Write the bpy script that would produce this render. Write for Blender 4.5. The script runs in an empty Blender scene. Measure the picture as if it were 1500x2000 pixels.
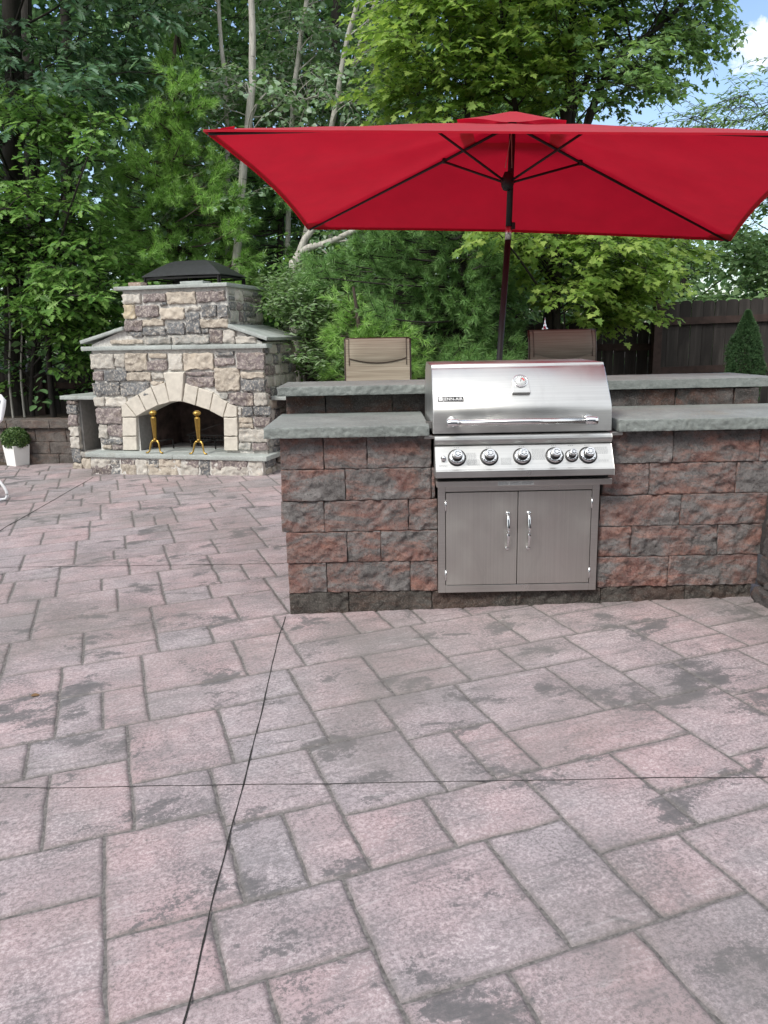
import bpy, math, random
import numpy as np
from mathutils import Vector, Matrix
random.seed(7)
rng = np.random.default_rng(11)
sc = bpy.context.scene
COL = sc.collection

# ------------------------------------------------------------------ camera
CP = dict(yaw=4.439e-03, pitch=2.16062e-01, roll=-1.86166e-02, H=1.3205, d=3.69263, f=1539.24, cx=.4791)
def _basis():
    cy, sy = math.cos(CP['yaw']), math.sin(CP['yaw']); cp, sp = math.cos(CP['pitch']), math.sin(CP['pitch'])
    cr, sr = math.cos(CP['roll']), math.sin(CP['roll'])
    f = np.array([sy*cp, cy*cp, -sp]); r0 = np.array([cy, -sy, 0.]); u0 = np.cross(r0, f)
    return cr*r0+sr*u0, -sr*r0+cr*u0, f
RR, UU, FW = _basis()
CAM = np.array([CP['cx'], -CP['d'], CP['H']])
G = .02                                             # the patio falls gently to the left
def gz(x): return G*x
def ray(px, py): return FW*CP['f']+RR*(px-750)-UU*(py-1000)
def at(px, py, Y):
    d = ray(px, py); return CAM+d*((Y-CAM[1])/d[1])
def gnd(px, py):
    d = ray(px, py); t = (G*CAM[0]-CAM[2])/(d[2]-G*d[0]); return CAM+t*d
def onplane(px, py, p0, n):
    d = ray(px, py); return CAM+d*(((p0-CAM)@n)/(d@n))
cam = bpy.data.objects.new('camera', bpy.data.cameras.new('camera')); COL.objects.link(cam)
M = Matrix.Identity(4)
for i in range(3):
    M[i][0], M[i][1], M[i][2], M[i][3] = RR[i], UU[i], -FW[i], CAM[i]
cam.matrix_world = M
cam.data.sensor_fit = 'VERTICAL'; cam.data.sensor_height = 24; cam.data.lens = CP['f']/2000*24
cam.data.clip_start = .05; cam.data.clip_end = 3000
sc.camera = cam

# ------------------------------------------------------------------ noise
def _hash(ix, iy, iz, s):
    h = (ix*374761393+iy*668265263+iz*2147483647+s*1274126177) & 0xffffffff
    h = ((h ^ (h >> 13))*1274126177) & 0xffffffff
    h = ((h ^ (h >> 16))*2246822519) & 0xffffffff
    return ((h ^ (h >> 15)) & 0xffffff)/float(0xffffff)*2-1
def vnoise(p, s=0):
    p = np.asarray(p, float); i = np.floor(p).astype(np.int64); f = p-i; f = f*f*(3-2*f)
    out = 0
    for dx in (0, 1):
        for dy in (0, 1):
            for dz in (0, 1):
                w = (f[:, 0] if dx else 1-f[:, 0])*(f[:, 1] if dy else 1-f[:, 1])*(f[:, 2] if dz else 1-f[:, 2])
                out = out+w*_hash(i[:, 0]+dx, i[:, 1]+dy, i[:, 2]+dz, s)
    return out
def fbm(p, s=0, o=4):
    a, r, q = 1., 0, np.asarray(p, float)
    for k in range(o):
        r = r+a*vnoise(q, s+k*17); a *= .5; q = q*2.03+3.1
    return r

# ------------------------------------------------------------------ mesh building
class MB:
    """collects pieces and links them as ONE mesh object"""
    def __init__(s): s.v = []; s.f = []; s.m = []; s.c = []; s.n = 0; s.sm = []
    def add(s, v, f, mat=0, col=None, smooth=False):
        v = np.asarray(v, float); s.v.append(v)
        for q in f: s.f.append([i+s.n for i in q]); s.m.append(mat); s.sm.append(smooth)
        s.c.append(np.tile(np.array(col if col is not None else (1, 1, 1), float), (len(v), 1)))
        s.n += len(v); return s
    def box(s, x0, x1, y0, y1, z0, z1, mat=0, col=None):
        v = [(x, y, z) for x in (x0, x1) for y in (y0, y1) for z in (z0, z1)]
        return s.add(v, [(0, 1, 3, 2), (4, 6, 7, 5), (0, 4, 5, 1), (2, 3, 7, 6), (0, 2, 6, 4), (1, 5, 7, 3)], mat, col)
    def tube(s, pts, rad, n=8, mat=0, caps=True, smooth=True):
        v, f = tube_np(pts, rad, n)
        f = [list(q) for q in f]
        if caps:
            f.append(list(range(n))[::-1]); f.append([len(v)-n+i for i in range(n)])
        return s.add(v, f, mat, smooth=smooth)
    def lathe(s, prof, origin, axis=(0, 0, 1), n=24, mat=0, smooth=True):
        ax = np.array(axis, float); ax /= np.linalg.norm(ax)
        a = np.array([1, 0, 0.]) if abs(ax[0]) < .9 else np.array([0, 1., 0])
        e1 = a-ax*(a@ax); e1 /= np.linalg.norm(e1); e2 = np.cross(ax, e1)
        v = []; f = []
        for r, h in prof:
            for k in range(n):
                t = 2*math.pi*k/n; v.append(np.array(origin)+ax*h+(e1*math.cos(t)+e2*math.sin(t))*max(r, 1e-5))
        for i in range(len(prof)-1):
            for k in range(n):
                f.append((i*n+k, i*n+(k+1) % n, (i+1)*n+(k+1) % n, (i+1)*n+k))
        f.append(tuple(range(n))[::-1]); f.append(tuple((len(prof)-1)*n+k for k in range(n)))
        return s.add(v, f, mat, smooth=smooth)
    def prism(s, poly, d, mat=0, col=None):
        """poly: list of 3D points, extruded by vector d"""
        p = np.array(poly, float); n = len(p); d = np.array(d, float)
        v = np.vstack([p, p+d]); f = [tuple(range(n))[::-1], tuple(range(n, 2*n))]
        for i in range(n): f.append((i, (i+1) % n, n+(i+1) % n, n+i))
        return s.add(v, f, mat, col)
    def build(s, name, mats, parent=None, bevel=0, xf=None):
        me = bpy.data.meshes.new(name); v = np.vstack(s.v)
        if xf is not None: v = xf(v)
        me.from_pydata(v.tolist(), [], s.f); me.update()
        for m in (mats if isinstance(mats, (list, tuple)) else [mats]): me.materials.append(m)
        me.polygons.foreach_set('material_index', np.array(s.m, np.int32))
        me.polygons.foreach_set('use_smooth', np.array(s.sm, bool))
        a = me.color_attributes.new('Col', 'FLOAT_COLOR', 'POINT')
        c = np.vstack(s.c); a.data.foreach_set('color', np.hstack([c, np.ones((len(c), 1))]).astype(np.float32).ravel())
        o = bpy.data.objects.new(name, me); COL.objects.link(o)
        if parent is not None: o.parent = parent
        if bevel:
            b = o.modifiers.new('bevel', 'BEVEL'); b.width = bevel; b.segments = 2; b.limit_method = 'ANGLE'; b.angle_limit = math.radians(40)
            b.harden_normals = False
        return o
def tube_np(pts, rad, n=5):
    P = np.array(pts, float); k = len(P); r = np.ones(k)*np.array(rad, float)
    T = np.gradient(P, axis=0); T /= np.linalg.norm(T, axis=1)[:, None]+1e-9
    a = np.array([0, 0, 1.]) if abs(T[0][2]) < .9 else np.array([1., 0, 0])
    E1 = np.cross(T, a); E1 /= np.linalg.norm(E1, axis=1)[:, None]+1e-9; E2 = np.cross(T, E1)
    t = 2*np.pi*np.arange(n)/n
    V = P[:, None]+r[:, None, None]*(E1[:, None]*np.cos(t)[None, :, None]+E2[:, None]*np.sin(t)[None, :, None])
    F = [(i*n+j, i*n+(j+1) % n, (i+1)*n+(j+1) % n, (i+1)*n+j) for i in range(k-1) for j in range(n)]
    return V.reshape(-1, 3), F
def rbox(c, h, r, seg, amp, freq, seed, rz=0, skip=(), ampv=(1, 1, 1), o=4, axes=None):
    """rounded, noise-roughened block. c centre, h half sizes; skip: faces left out like '+y'"""
    h = np.array(h, float); r = min(r, h.min()*.95); V = []; F = []; n = 0
    def lin(a):
        k = max(1, int(round((2*h[a]-2*r)/seg))); return np.concatenate([[-h[a]], np.linspace(-h[a]+r, h[a]-r, k+1), [h[a]]])
    for a in range(3):
        for sg in (-1, 1):
            if ('+' if sg > 0 else '-')+'xyz'[a] in skip: continue
            b, d = [(1, 2), (2, 0), (0, 1)][a]
            gb, gd = lin(b), lin(d); B, D = np.meshgrid(gb, gd, indexing='ij')
            p = np.zeros((B.size, 3)); p[:, a] = sg*h[a]; p[:, b] = B.ravel(); p[:, d] = D.ravel()
            nb, nd = len(gb), len(gd)
            for i in range(nb-1):
                for j in range(nd-1):
                    q = [i*nd+j, (i+1)*nd+j, (i+1)*nd+j+1, i*nd+j+1]
                    F.append([n+x for x in (q if sg > 0 else q[::-1])])
            V.append(p); n += len(p)
    V = np.vstack(V); inner = np.clip(V, -h+r, h-r); d = V-inner
    L = np.linalg.norm(d, axis=1)[:, None]; L[L < 1e-9] = 1
    V = inner+d/L*np.minimum(r, 1e9)
    w = V*freq+np.array([seed*7.31, seed*3.17, seed*1.93])
    disp = np.stack([fbm(w, 1, o), fbm(w+50, 2, o), fbm(w+90, 3, o)], 1)*amp*np.array(ampv)
    V = V+disp
    if axes is not None: V = V@np.array(axes, float)
    elif rz:
        cz, sz = math.cos(rz), math.sin(rz); V = np.stack([V[:, 0]*cz-V[:, 1]*sz, V[:, 0]*sz+V[:, 1]*cz, V[:, 2]], 1)
    return V+np.array(c), F
def fast_mesh(name, groups, mats, parent=None):
    """groups: list of (verts (N,3), faces (M,k) int array, material index). One object."""
    me = bpy.data.meshes.new(name); nv = sum(len(g[0]) for g in groups); nl = sum(g[1].size for g in groups); nf = sum(len(g[1]) for g in groups)
    me.vertices.add(nv); me.loops.add(nl); me.polygons.add(nf)
    co = np.vstack([g[0] for g in groups]).astype(np.float32); me.vertices.foreach_set('co', co.ravel())
    off = 0; li = []; ls = []; mi = []; st = 0
    for v, f, m in groups:
        li.append((f+off).ravel()); k = f.shape[1]; ls.append(st+k*np.arange(len(f))); st += f.size; off += len(v); mi.append(np.full(len(f), m))
    me.loops.foreach_set('vertex_index', np.concatenate(li).astype(np.int32))
    me.polygons.foreach_set('loop_start', np.concatenate(ls).astype(np.int32))
    me.polygons.foreach_set('material_index', np.concatenate(mi).astype(np.int32))
    me.update(calc_edges=True); me.validate()
    for m in mats: me.materials.append(m)
    o = bpy.data.objects.new(name, me); COL.objects.link(o)
    if parent is not None: o.parent = parent
    return o
def tag(o, label=None, cat=None, group=None, kind=None):
    if label: o['label'] = label
    if cat: o['category'] = cat
    if group: o['group'] = group
    if kind: o['kind'] = kind
    return o
def thing(name, label, cat, group=None, loc=(0, 0, 0)):
    """an Empty at the thing's base; parts are built in world coordinates and keep their place"""
    o = bpy.data.objects.new(name, None); COL.objects.link(o); o.location = loc; o.empty_display_size = .1
    return tag(o, label, cat, group)
def adopt(root):
    """put the parent inverse in so that parts built in world space stay where they are"""
    inv = Matrix.Translation(root.location).inverted()
    for c in root.children: c.matrix_parent_inverse = inv

# ------------------------------------------------------------------ materials
def mat(name):
    m = bpy.data.materials.new(name); m.use_nodes = True; nt = m.node_tree
    return m, nt, nt.nodes['Principled BSDF'], nt.nodes['Material Output']
def N(nt, t, **k):
    n = nt.nodes.new('ShaderNode'+t)
    for a, b in k.items():
        if a.startswith('i_'): n.inputs[a[2:].replace('_', ' ')].default_value = b
        else: setattr(n, a, b)
    return n
def ramp(nt, stops, interp='LINEAR'):
    n = nt.nodes.new('ShaderNodeValToRGB'); e = n.color_ramp.elements; n.color_ramp.interpolation = interp
    while len(e) < len(stops): e.new(.5)
    for i, (p, c) in enumerate(stops):
        e[i].position = p; e[i].color = (c, c, c, 1) if not hasattr(c, '__len__') else (*c, 1)
    return n
def noise(nt, vec, scale, detail=4, rough=.55, dist=0):
    n = N(nt, 'TexNoise'); n.inputs['Scale'].default_value = scale; n.inputs['Detail'].default_value = detail
    n.inputs['Roughness'].default_value = rough; n.inputs['Distortion'].default_value = dist
    if vec is not None: nt.links.new(vec, n.inputs['Vector'])
    return n.outputs['Fac']
def mix(nt, fac, a, b, mode='MIX'):
    n = N(nt, 'Mix', data_type='RGBA', blend_type=mode)
    for s, x in (('A', a), ('B', b)):
        i = [q for q in n.inputs if q.name == s and q.type == 'RGBA'][0]
        if hasattr(x, 'links'): nt.links.new(x, i)
        else: i.default_value = (*x, 1)
    f = n.inputs[0]
    if hasattr(fac, 'links'): nt.links.new(fac, f)
    else: f.default_value = fac
    return [q for q in n.outputs if q.type == 'RGBA'][0]
def math_(nt, op, a, b=None, clamp=False):
    n = N(nt, 'Math', operation=op, use_clamp=clamp)
    for i, x in enumerate((a, b)):
        if x is None: continue
        if hasattr(x, 'links'): nt.links.new(x, n.inputs[i])
        else: n.inputs[i].default_value = x
    return n.outputs[0]
def objco(nt, scale=(1, 1, 1), rot=(0, 0, 0)):
    g = N(nt, 'NewGeometry'); mp = N(nt, 'Mapping'); mp.inputs['Scale'].default_value = scale; mp.inputs['Rotation'].default_value = rot
    nt.links.new(g.outputs['Position'], mp.inputs['Vector']); return mp.outputs[0]
def bump(nt, h, strength, dist, bsdf, prev=None):
    b = N(nt, 'Bump'); b.inputs['Strength'].default_value = strength; b.inputs['Distance'].default_value = dist
    nt.links.new(h, b.inputs['Height'])
    if prev is not None: nt.links.new(prev, b.inputs['Normal'])
    if bsdf is not None: nt.links.new(b.outputs[0], bsdf.inputs['Normal'])
    return b.outputs[0]
def rnd_island(nt): return N(nt, 'NewGeometry').outputs['Random Per Island']

def plain(name, col, rough=.6, metal=0, var=.12, scale=30, bmp=.1):
    m, nt, b, o = mat(name); n = noise(nt, objco(nt), scale)
    r = ramp(nt, [(.3, [max(0, c*(1-var)) for c in col]), (.7, [c*(1+var) for c in col])]); nt.links.new(n, r.inputs[0])
    nt.links.new(r.outputs[0], b.inputs['Base Color']); b.inputs['Roughness'].default_value = rough; b.inputs['Metallic'].default_value = metal
    if bmp: bump(nt, n, bmp, .003, b)
    return m
def steel(name, base=(.56, .56, .55), rough=.3, dirn='x', line=.05):
    m, nt, b, o = mat(name)
    sm_ = noise(nt, objco(nt, (1, 1, .6)), 7, 5, .65, 1.)
    s = {'x': (1.2, 260, 260), 'z': (260, 260, 1.2)}[dirn]
    n = noise(nt, objco(nt, s), 1.0, 3, .6); n2 = noise(nt, objco(nt), 4, 3)
    rr = ramp(nt, [(.3, rough*.75), (.7, rough*1.35)]); nt.links.new(n2, rr.inputs[0]); nt.links.new(rr.outputs[0], b.inputs['Roughness'])
    c = ramp(nt, [(.25, [x*.9 for x in base]), (.75, [min(1, x*1.07) for x in base])]); nt.links.new(n, c.inputs[0]); nt.links.new(c.outputs[0], b.inputs['Base Color'])
    b.inputs['Metallic'].default_value = 1
    nt.links.new(mix(nt, ramp_from(nt, sm_, [(.52, 0), (.75, .35)]), c.outputs[0], [x*.72 for x in base]), b.inputs['Base Color'])
    bump(nt, n, line, .001, b)
    return m
def slab_mat(name, base):
    m, nt, b, o = mat(name); p = objco(nt)
    n = noise(nt, p, 3.5, 6, .6, .4); n2 = noise(nt, p, 60, 5, .7)
    r = ramp(nt, [(.25, [c*.72 for c in base]), (.5, base), (.75, [min(1, c*1.25+.01) for c in base])]); nt.links.new(n, r.inputs[0])
    c = mix(nt, .35, r.outputs[0], ramp_from(nt, n2, [(.3, .25), (.7, .95)]), 'SOFT_LIGHT')
    # brown mineral stains
    st = ramp_from(nt, noise(nt, p, 2.2, 5, .65), [(.60, 0), (.72, .5)])
    c = mix(nt, st, c, (.20, .17, .12))
    nt.links.new(c, b.inputs['Base Color']); b.inputs['Roughness'].default_value = .62
    q = bump(nt, n2, .6, .006, None); bump(nt, noise(nt, p, 28, 6, .72), .6, .012, b, q)
    return m
def ramp_from(nt, src, stops, interp='LINEAR'):
    r = ramp(nt, stops, interp); nt.links.new(src, r.inputs[0]); return r.outputs[0]
def block_mat(name, grey, red, redness=.5, dark=1.):
    m, nt, b, o = mat(name); p = objco(nt); ri = rnd_island(nt)
    pv = N(nt, 'VectorMath', operation='ADD'); nt.links.new(p, pv.inputs[0]); nt.links.new(math_(nt, 'MULTIPLY', ri, 37.), pv.inputs[1])
    mp = N(nt, 'Mapping'); mp.inputs['Rotation'].default_value = (0, .5, 0); mp.inputs['Scale'].default_value = (3.2, 3.2, 7.5); nt.links.new(pv.outputs[0], mp.inputs[0])
    n = noise(nt, mp.outputs[0], 1.15, 6, .68, .6)
    sh = math_(nt, 'MULTIPLY', math_(nt, 'SUBTRACT', ri, .5), .05)
    sh = math_(nt, 'ADD', sh, math_(nt, 'MULTIPLY', math_(nt, 'SUBTRACT', noise(nt, p, 75, 5, .8), .5), .30))
    f = ramp_from(nt, math_(nt, 'ADD', n, sh), [(.54-redness*.14, 0), (.64-redness*.12, .6), (.76-redness*.12, 1)])
    g1 = mix(nt, ramp_from(nt, noise(nt, pv.outputs[0], 9, 4), [(.35, 0), (.7, 1)]), [c*.72 for c in grey], [c*1.3 for c in grey])
    r1 = mix(nt, ramp_from(nt, noise(nt, pv.outputs[0], 13, 4), [(.35, 0), (.7, 1)]), [c*.75 for c in red], [red[0]*1.25, red[1]*1.4, red[2]*1.3])
    c = mix(nt, f, g1, r1)
    sp = noise(nt, p, 130, 5, .85); c = mix(nt, ramp_from(nt, sp, [(.54, 0), (.68, .8)]), c, (.40, .36, .33))
    c = mix(nt, ramp_from(nt, sp, [(.34, .85), (.46, 0)]), c, (.045, .04, .037))
    nt.links.new(c, b.inputs['Base Color']); b.inputs['Roughness'].default_value = .92; b.inputs['Specular IOR Level'].default_value = .25
    q = bump(nt, noise(nt, p, 120, 6, .85), 1., .012, None); bump(nt, noise(nt, p, 40, 6, .75), 1., .02, b, q)
    return m
def attr_stone(name, rough=.85, bmpd=.012):
    """masonry stone coloured by its own Col attribute, mottled"""
    m, nt, b, o = mat(name); p = objco(nt); a = N(nt, 'VertexColor', layer_name='Col').outputs['Color']; ri = rnd_island(nt)
    pv = N(nt, 'VectorMath', operation='ADD'); nt.links.new(p, pv.inputs[0]); nt.links.new(math_(nt, 'MULTIPLY', ri, 23.), pv.inputs[1])
    n = noise(nt, pv.outputs[0], 14, 6, .7, .5); n2 = noise(nt, pv.outputs[0], 45, 5, .7)
    c = mix(nt, ramp_from(nt, n, [(.30, .8), (.48, 0)]), a, mix(nt, .6, a, (.05, .045, .05)))
    c = mix(nt, ramp_from(nt, n2, [(.49, 0), (.66, .8)]), c, (.56, .51, .44))
    c = mix(nt, ramp_from(nt, noise(nt, pv.outputs[0], 6, 3), [(.58, 0), (.75, .25)]), c, (.38, .29, .18))
    nt.links.new(c, b.inputs['Base Color']); b.inputs['Roughness'].default_value = rough
    q = bump(nt, n2, .6, bmpd*.5, None); bump(nt, n, .8, bmpd, b, q)
    return m
def leaf_mat(name, cols, trans=.35, rough=.42, spec=.5):
    m, nt, b, o = mat(name); ri = rnd_island(nt)
    k = len(cols); c = ramp_from(nt, ri, [(i/(k-1), cc) for i, cc in enumerate(cols)])
    nt.links.new(c, b.inputs['Base Color']); b.inputs['Roughness'].default_value = rough; b.inputs['Specular IOR Level'].default_value = spec
    t = N(nt, 'BsdfTranslucent'); tc = mix(nt, .75, c, (.9, 1., .35), 'MULTIPLY'); br = N(nt, 'BrightContrast'); nt.links.new(tc, br.inputs[0]); br.inputs['Bright'].default_value = .02
    nt.links.new(br.outputs[0], t.inputs['Color'])
    ms = N(nt, 'MixShader'); ms.inputs[0].default_value = trans
    nt.links.new(b.outputs[0], ms.inputs[1]); nt.links.new(t.outputs[0], ms.inputs[2]); nt.links.new(ms.outputs[0], o.inputs['Surface'])
    return m
def bark_mat(name, col, ring=False, scl=(18, 18, 3)):
    m, nt, b, o = mat(name); n = noise(nt, objco(nt, scl), 1.5, 6, .65, .5)
    c = ramp_from(nt, n, [(.3, [x*.5 for x in col]), (.6, col), (.8, [min(1, x*1.25) for x in col])])
    if ring:
        r = noise(nt, objco(nt, (4, 4, 28)), 1.2, 4, .6); c = mix(nt, ramp_from(nt, r, [(.62, 0), (.70, .85)]), c, (.06, .055, .05))
    nt.links.new(c, b.inputs['Base Color']); b.inputs['Roughness'].default_value = .9; bump(nt, n, .5, .01, b)
    return m
def wood_fence_mat():
    m, nt, b, o = mat('weathered_fence_wood'); ri = rnd_island(nt); p = objco(nt)
    pv = N(nt, 'VectorMath', operation='ADD'); nt.links.new(p, pv.inputs[0]); nt.links.new(math_(nt, 'MULTIPLY', ri, 51.), pv.inputs[1])
    mp = N(nt, 'Mapping'); mp.inputs['Scale'].default_value = (26, 26, 1.3); nt.links.new(pv.outputs[0], mp.inputs[0])
    n = noise(nt, mp.outputs[0], 1, 6, .65, .3); mp2 = N(nt, 'Mapping'); mp2.inputs['Scale'].default_value = (7, 7, .9); nt.links.new(pv.outputs[0], mp2.inputs[0])
    n2 = noise(nt, mp2.outputs[0], 1, 4, .6, .4)
    c = ramp_from(nt, n, [(.3, (.022, .019, .017)), (.55, (.055, .047, .042)), (.75, (.105, .094, .085))])
    c = mix(nt, ramp_from(nt, n2, [(.42, .85), (.58, 0)]), c, (.02, .017, .015))
    c = mix(nt, math_(nt, 'MULTIPLY', ri, .3), c, (.065, .058, .052))
    nt.links.new(c, b.inputs['Base Color']); b.inputs['Roughness'].default_value = .9; bump(nt, n, .4, .004, b)
    return m
def patio_mat():
    m, nt, b, o = mat('stamped_concrete'); ri = rnd_island(nt); p0 = objco(nt, rot=(0, 0, -math.radians(19)))
    pv = N(nt, 'VectorMath', operation='ADD'); nt.links.new(p0, pv.inputs[0]); nt.links.new(math_(nt, 'MULTIPLY', ri, 17.), pv.inputs[1]); p = pv.outputs[0]
    mp = N(nt, 'Mapping'); mp.inputs['Scale'].default_value = (1, 1.7, 1); mp.inputs['Rotation'].default_value = (0, 0, .12); nt.links.new(p, mp.inputs[0]); ps = mp.outputs[0]
    tone = ramp_from(nt, noise(nt, p0, 1.6, 4, .6), [(.30, (.335, .295, .308)), (.48, (.385, .298, .308)), (.68, (.435, .300, .308))])
    tone = mix(nt, ramp_from(nt, ri, [(.45, 0), (.95, .55)]), tone, (.29, .28, .30))
    grain = noise(nt, p, 95, 5, .85); pat = noise(nt, p, 5, 4, .6)
    tone = mix(nt, math_(nt, 'MULTIPLY', ramp_from(nt, grain, [(.38, 1), (.52, 0)]), ramp_from(nt, pat, [(.32, .25), (.62, 1)])), tone, (.15, .135, .135))
    tone = mix(nt, math_(nt, 'MULTIPLY', ramp_from(nt, grain, [(.50, 0), (.64, .85)]), ramp_from(nt, pat, [(.36, 1), (.62, .15)])), tone, (.64, .57, .575))
    tone = mix(nt, math_(nt, 'MULTIPLY', ramp_from(nt, noise(nt, p0, 1.9, 5, .7, .8), [(.50, 0), (.62, .8)]), ramp_from(nt, grain, [(.40, 1), (.60, .25)])), tone, (.15, .14, .145))
    # soft grey weathering film over parts of most stones
    tone = mix(nt, ramp_from(nt, noise(nt, ps, 4.2, 5, .68, .8), [(.46, 0), (.68, .5)]), tone, (.205, .19, .196))
    # worn patches of bare dark grey, breaking into specks at their rims
    mp0 = N(nt, 'Mapping'); mp0.inputs['Scale'].default_value = (1, 1.6, 1); nt.links.new(p0, mp0.inputs[0]); w = noise(nt, mp0.outputs[0], 2.7, 3, .55, .6); w2 = noise(nt, p, 80, 5, .85); w3 = noise(nt, ps, 10, 5, .65, .6)
    wf = math_(nt, 'ADD', math_(nt, 'ADD', w, math_(nt, 'MULTIPLY', math_(nt, 'SUBTRACT', w2, .5), .42)), math_(nt, 'MULTIPLY', math_(nt, 'SUBTRACT', w3, .5), .42))
    tone = mix(nt, ramp_from(nt, wf, [(.595, 0), (.63, .75), (.72, .95)]), tone, (.115, .111, .114))
    # broad random drifts of darker grey tone
    gr = noise(nt, p0, .75, 5, .6, .4); tone = mix(nt, ramp_from(nt, gr, [(.46, 0), (.66, .62)]), tone, (.175, .163, .152))
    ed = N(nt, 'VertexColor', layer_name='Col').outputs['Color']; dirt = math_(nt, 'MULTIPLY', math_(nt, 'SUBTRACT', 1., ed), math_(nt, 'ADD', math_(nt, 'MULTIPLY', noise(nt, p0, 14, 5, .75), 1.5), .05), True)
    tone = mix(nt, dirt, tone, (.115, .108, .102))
    # fine slate fissures running along the stones
    mf = N(nt, 'Mapping'); mf.inputs['Scale'].default_value = (2.2, 15, 1); nt.links.new(p, mf.inputs[0])
    fi = noise(nt, mf.outputs[0], 1.5, 6, .68, 1.2); tone = mix(nt, ramp_from(nt, fi, [(.31, .65), (.44, 0)]), tone, (.15, .14, .14))
    tone = mix(nt, ramp_from(nt, fi, [(.60, 0), (.74, .4)]), tone, (.56, .53, .53))
    nt.links.new(tone, b.inputs['Base Color']); b.inputs['Roughness'].default_value = .72; b.inputs['Specular IOR Level'].default_value = .35
    q = bump(nt, grain, .35, .003, None); q = bump(nt, fi, .5, .008, None, q); bump(nt, w, .6, .012, b, q)
    return m
def fabric_mat(name, col, trans=.5, weave=1400):
    m, nt, b, o = mat(name); p = objco(nt); n = noise(nt, p, 6, 4)
    c = ramp_from(nt, n, [(.3, [x*.93 for x in col]), (.7, [min(1, x*1.06) for x in col])])
    nt.links.new(c, b.inputs['Base Color']); b.inputs['Roughness'].default_value = .85; b.inputs['Specular IOR Level'].default_value = .2
    b.inputs['Sheen Weight'].default_value = .25
    bump(nt, noise(nt, p, weave, 2), .15, .001, b)
    t = N(nt, 'BsdfTranslucent'); nt.links.new(c, t.inputs['Color']); ms = N(nt, 'MixShader'); ms.inputs[0].default_value = trans
    nt.links.new(b.outputs[0], ms.inputs[1]); nt.links.new(t.outputs[0], ms.inputs[2]); nt.links.new(ms.outputs[0], o.inputs['Surface'])
    return m
def sling_mat(nm, k):
    m, nt, b, o = mat(nm); p = objco(nt, (3, 3, 1))
    n = noise(nt, objco(nt, (2, 2, 230)), 1, 3, .7)
    c = ramp_from(nt, n, [(p_, [q_*k for q_ in c_]) for p_, c_ in ((.3, (.17, .145, .105)), (.5, (.28, .25, .19)), (.7, (.40, .37, .29)))])
    nt.links.new(c, b.inputs['Base Color']); b.inputs['Roughness'].default_value = .75; bump(nt, noise(nt, objco(nt), 900, 2), .2, .001, b)
    return m

M_patio = patio_mat()
M_joint = plain('joint_sand', (.14, .13, .125), .95, 0, .45, 90, .6)
M_crack = plain('saw_cut', (.018, .017, .016), 1, 0, .3, 80, 0)
M_block = block_mat('split_face_block', (.275, .26, .257), (.415, .198, .168), .78)
M_blockdk = block_mat('dark_split_face_block', (.125, .116, .105), (.16, .10, .085), .4)  # darker block colours for the bottom course
M_blockbr = block_mat('brown_wall_block', (.15, .135, .125), (.19, .12, .10), .5)
M_slab = slab_mat('bluestone', (.20, .222, .212))
M_slab2 = slab_mat('thermal_bluestone', (.33, .36, .345))
M_steel = steel('brushed_steel', (.585, .585, .57), .36, 'x')
M_steelv = steel('brushed_door_steel', (.57, .56, .53), .38, 'z', .03)
M_steelf = steel('frame_steel', (.55, .54, .515), .34, 'x')
M_chrome = plain('chrome', (.72, .73, .74), .08, 1, .03, 40, 0)
M_black = plain('black_plastic', (.012, .012, .013), .4, 0, .2, 60, .05)
M_white = plain('white_print', (.85, .85, .85), .6, 0, .02, 20, 0)
M_greyp = plain('grey_print', (.25, .26, .27), .6, 0, .1, 60, 0)
M_sticker = plain('pale_sticker', (.55, .57, .56), .4, 0, .2, 120, 0)
M_red = plain('red_mark', (.55, .06, .06), .5, 0, .05, 30, 0)
M_glass = plain('dial_face', (.62, .64, .64), .12, 0, .03, 20, 0)
M_fab = fabric_mat('red_canvas', (.52, .006, .026), .42)
M_pole = plain('bronze_pole', (.008, .008, .009), .55, 0, .2, 60, .05)
M_cord = plain('cord', (.35, .25, .2), .8, 0, .1, 80, 0)
M_mortar = plain('pale_mortar', (.54, .53, .50), .95, 0, .25, 40, .6)
M_stone = attr_stone('cultured_stone')
M_lime = plain('limestone', (.55, .515, .45), .85, 0, .12, 18, .5)
M_cmu = plain('grey_masonry', (.23, .225, .215), .9, 0, .15, 25, .3)
M_fire = plain('sooty_firebrick', (.07, .048, .042), .95, 0, .5, 14, .3)
M_iron = plain('black_iron', (.018, .017, .017), .6, .4, .3, 50, .2)
M_hoodm = plain('charcoal_metal', (.035, .037, .04), .45, .3, .15, 25, .1)
M_brass = plain('brass', (.42, .275, .075), .34, 1, .12, 40, .05)
M_terra = plain('terracotta', (.20, .115, .085), .8, 0, .15, 25, .2)
M_planter = plain('white_glazed_planter', (.80, .81, .79), .35, 0, .03, 6, .02)
M_whitem = plain('white_painted_metal', (.80, .82, .84), .35, 0, .03, 12, 0)
M_whites = plain('white_sling', (.72, .74, .76), .8, 0, .06, 400, .1)
M_sling = sling_mat('tan_sling', 1.15); M_slingb = sling_mat('brown_sling', .62)
M_chairf = plain('dark_bronze_frame', (.06, .042, .032), .4, .3, .15, 60, .05)
M_fence = wood_fence_mat()
M_fenceR = plain('stained_rail', (.045, .027, .022), .85, 0, .35, 14, .4)
M_soil = plain('mulch', (.045, .034, .024), 1, 0, .5, 14, .8)
M_side = plain('beige_siding', (.50, .45, .38), .7, 0, .05, 5, .05)
M_roof = plain('grey_shingle', (.10, .10, .10), .9, 0, .3, 30, .5)
M_win = plain('window_pane', (.03, .035, .04), .06, 0, .1, 3, 0)
M_trim = plain('white_trim', (.75, .75, .73), .5, 0, .03, 10, 0)

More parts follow.
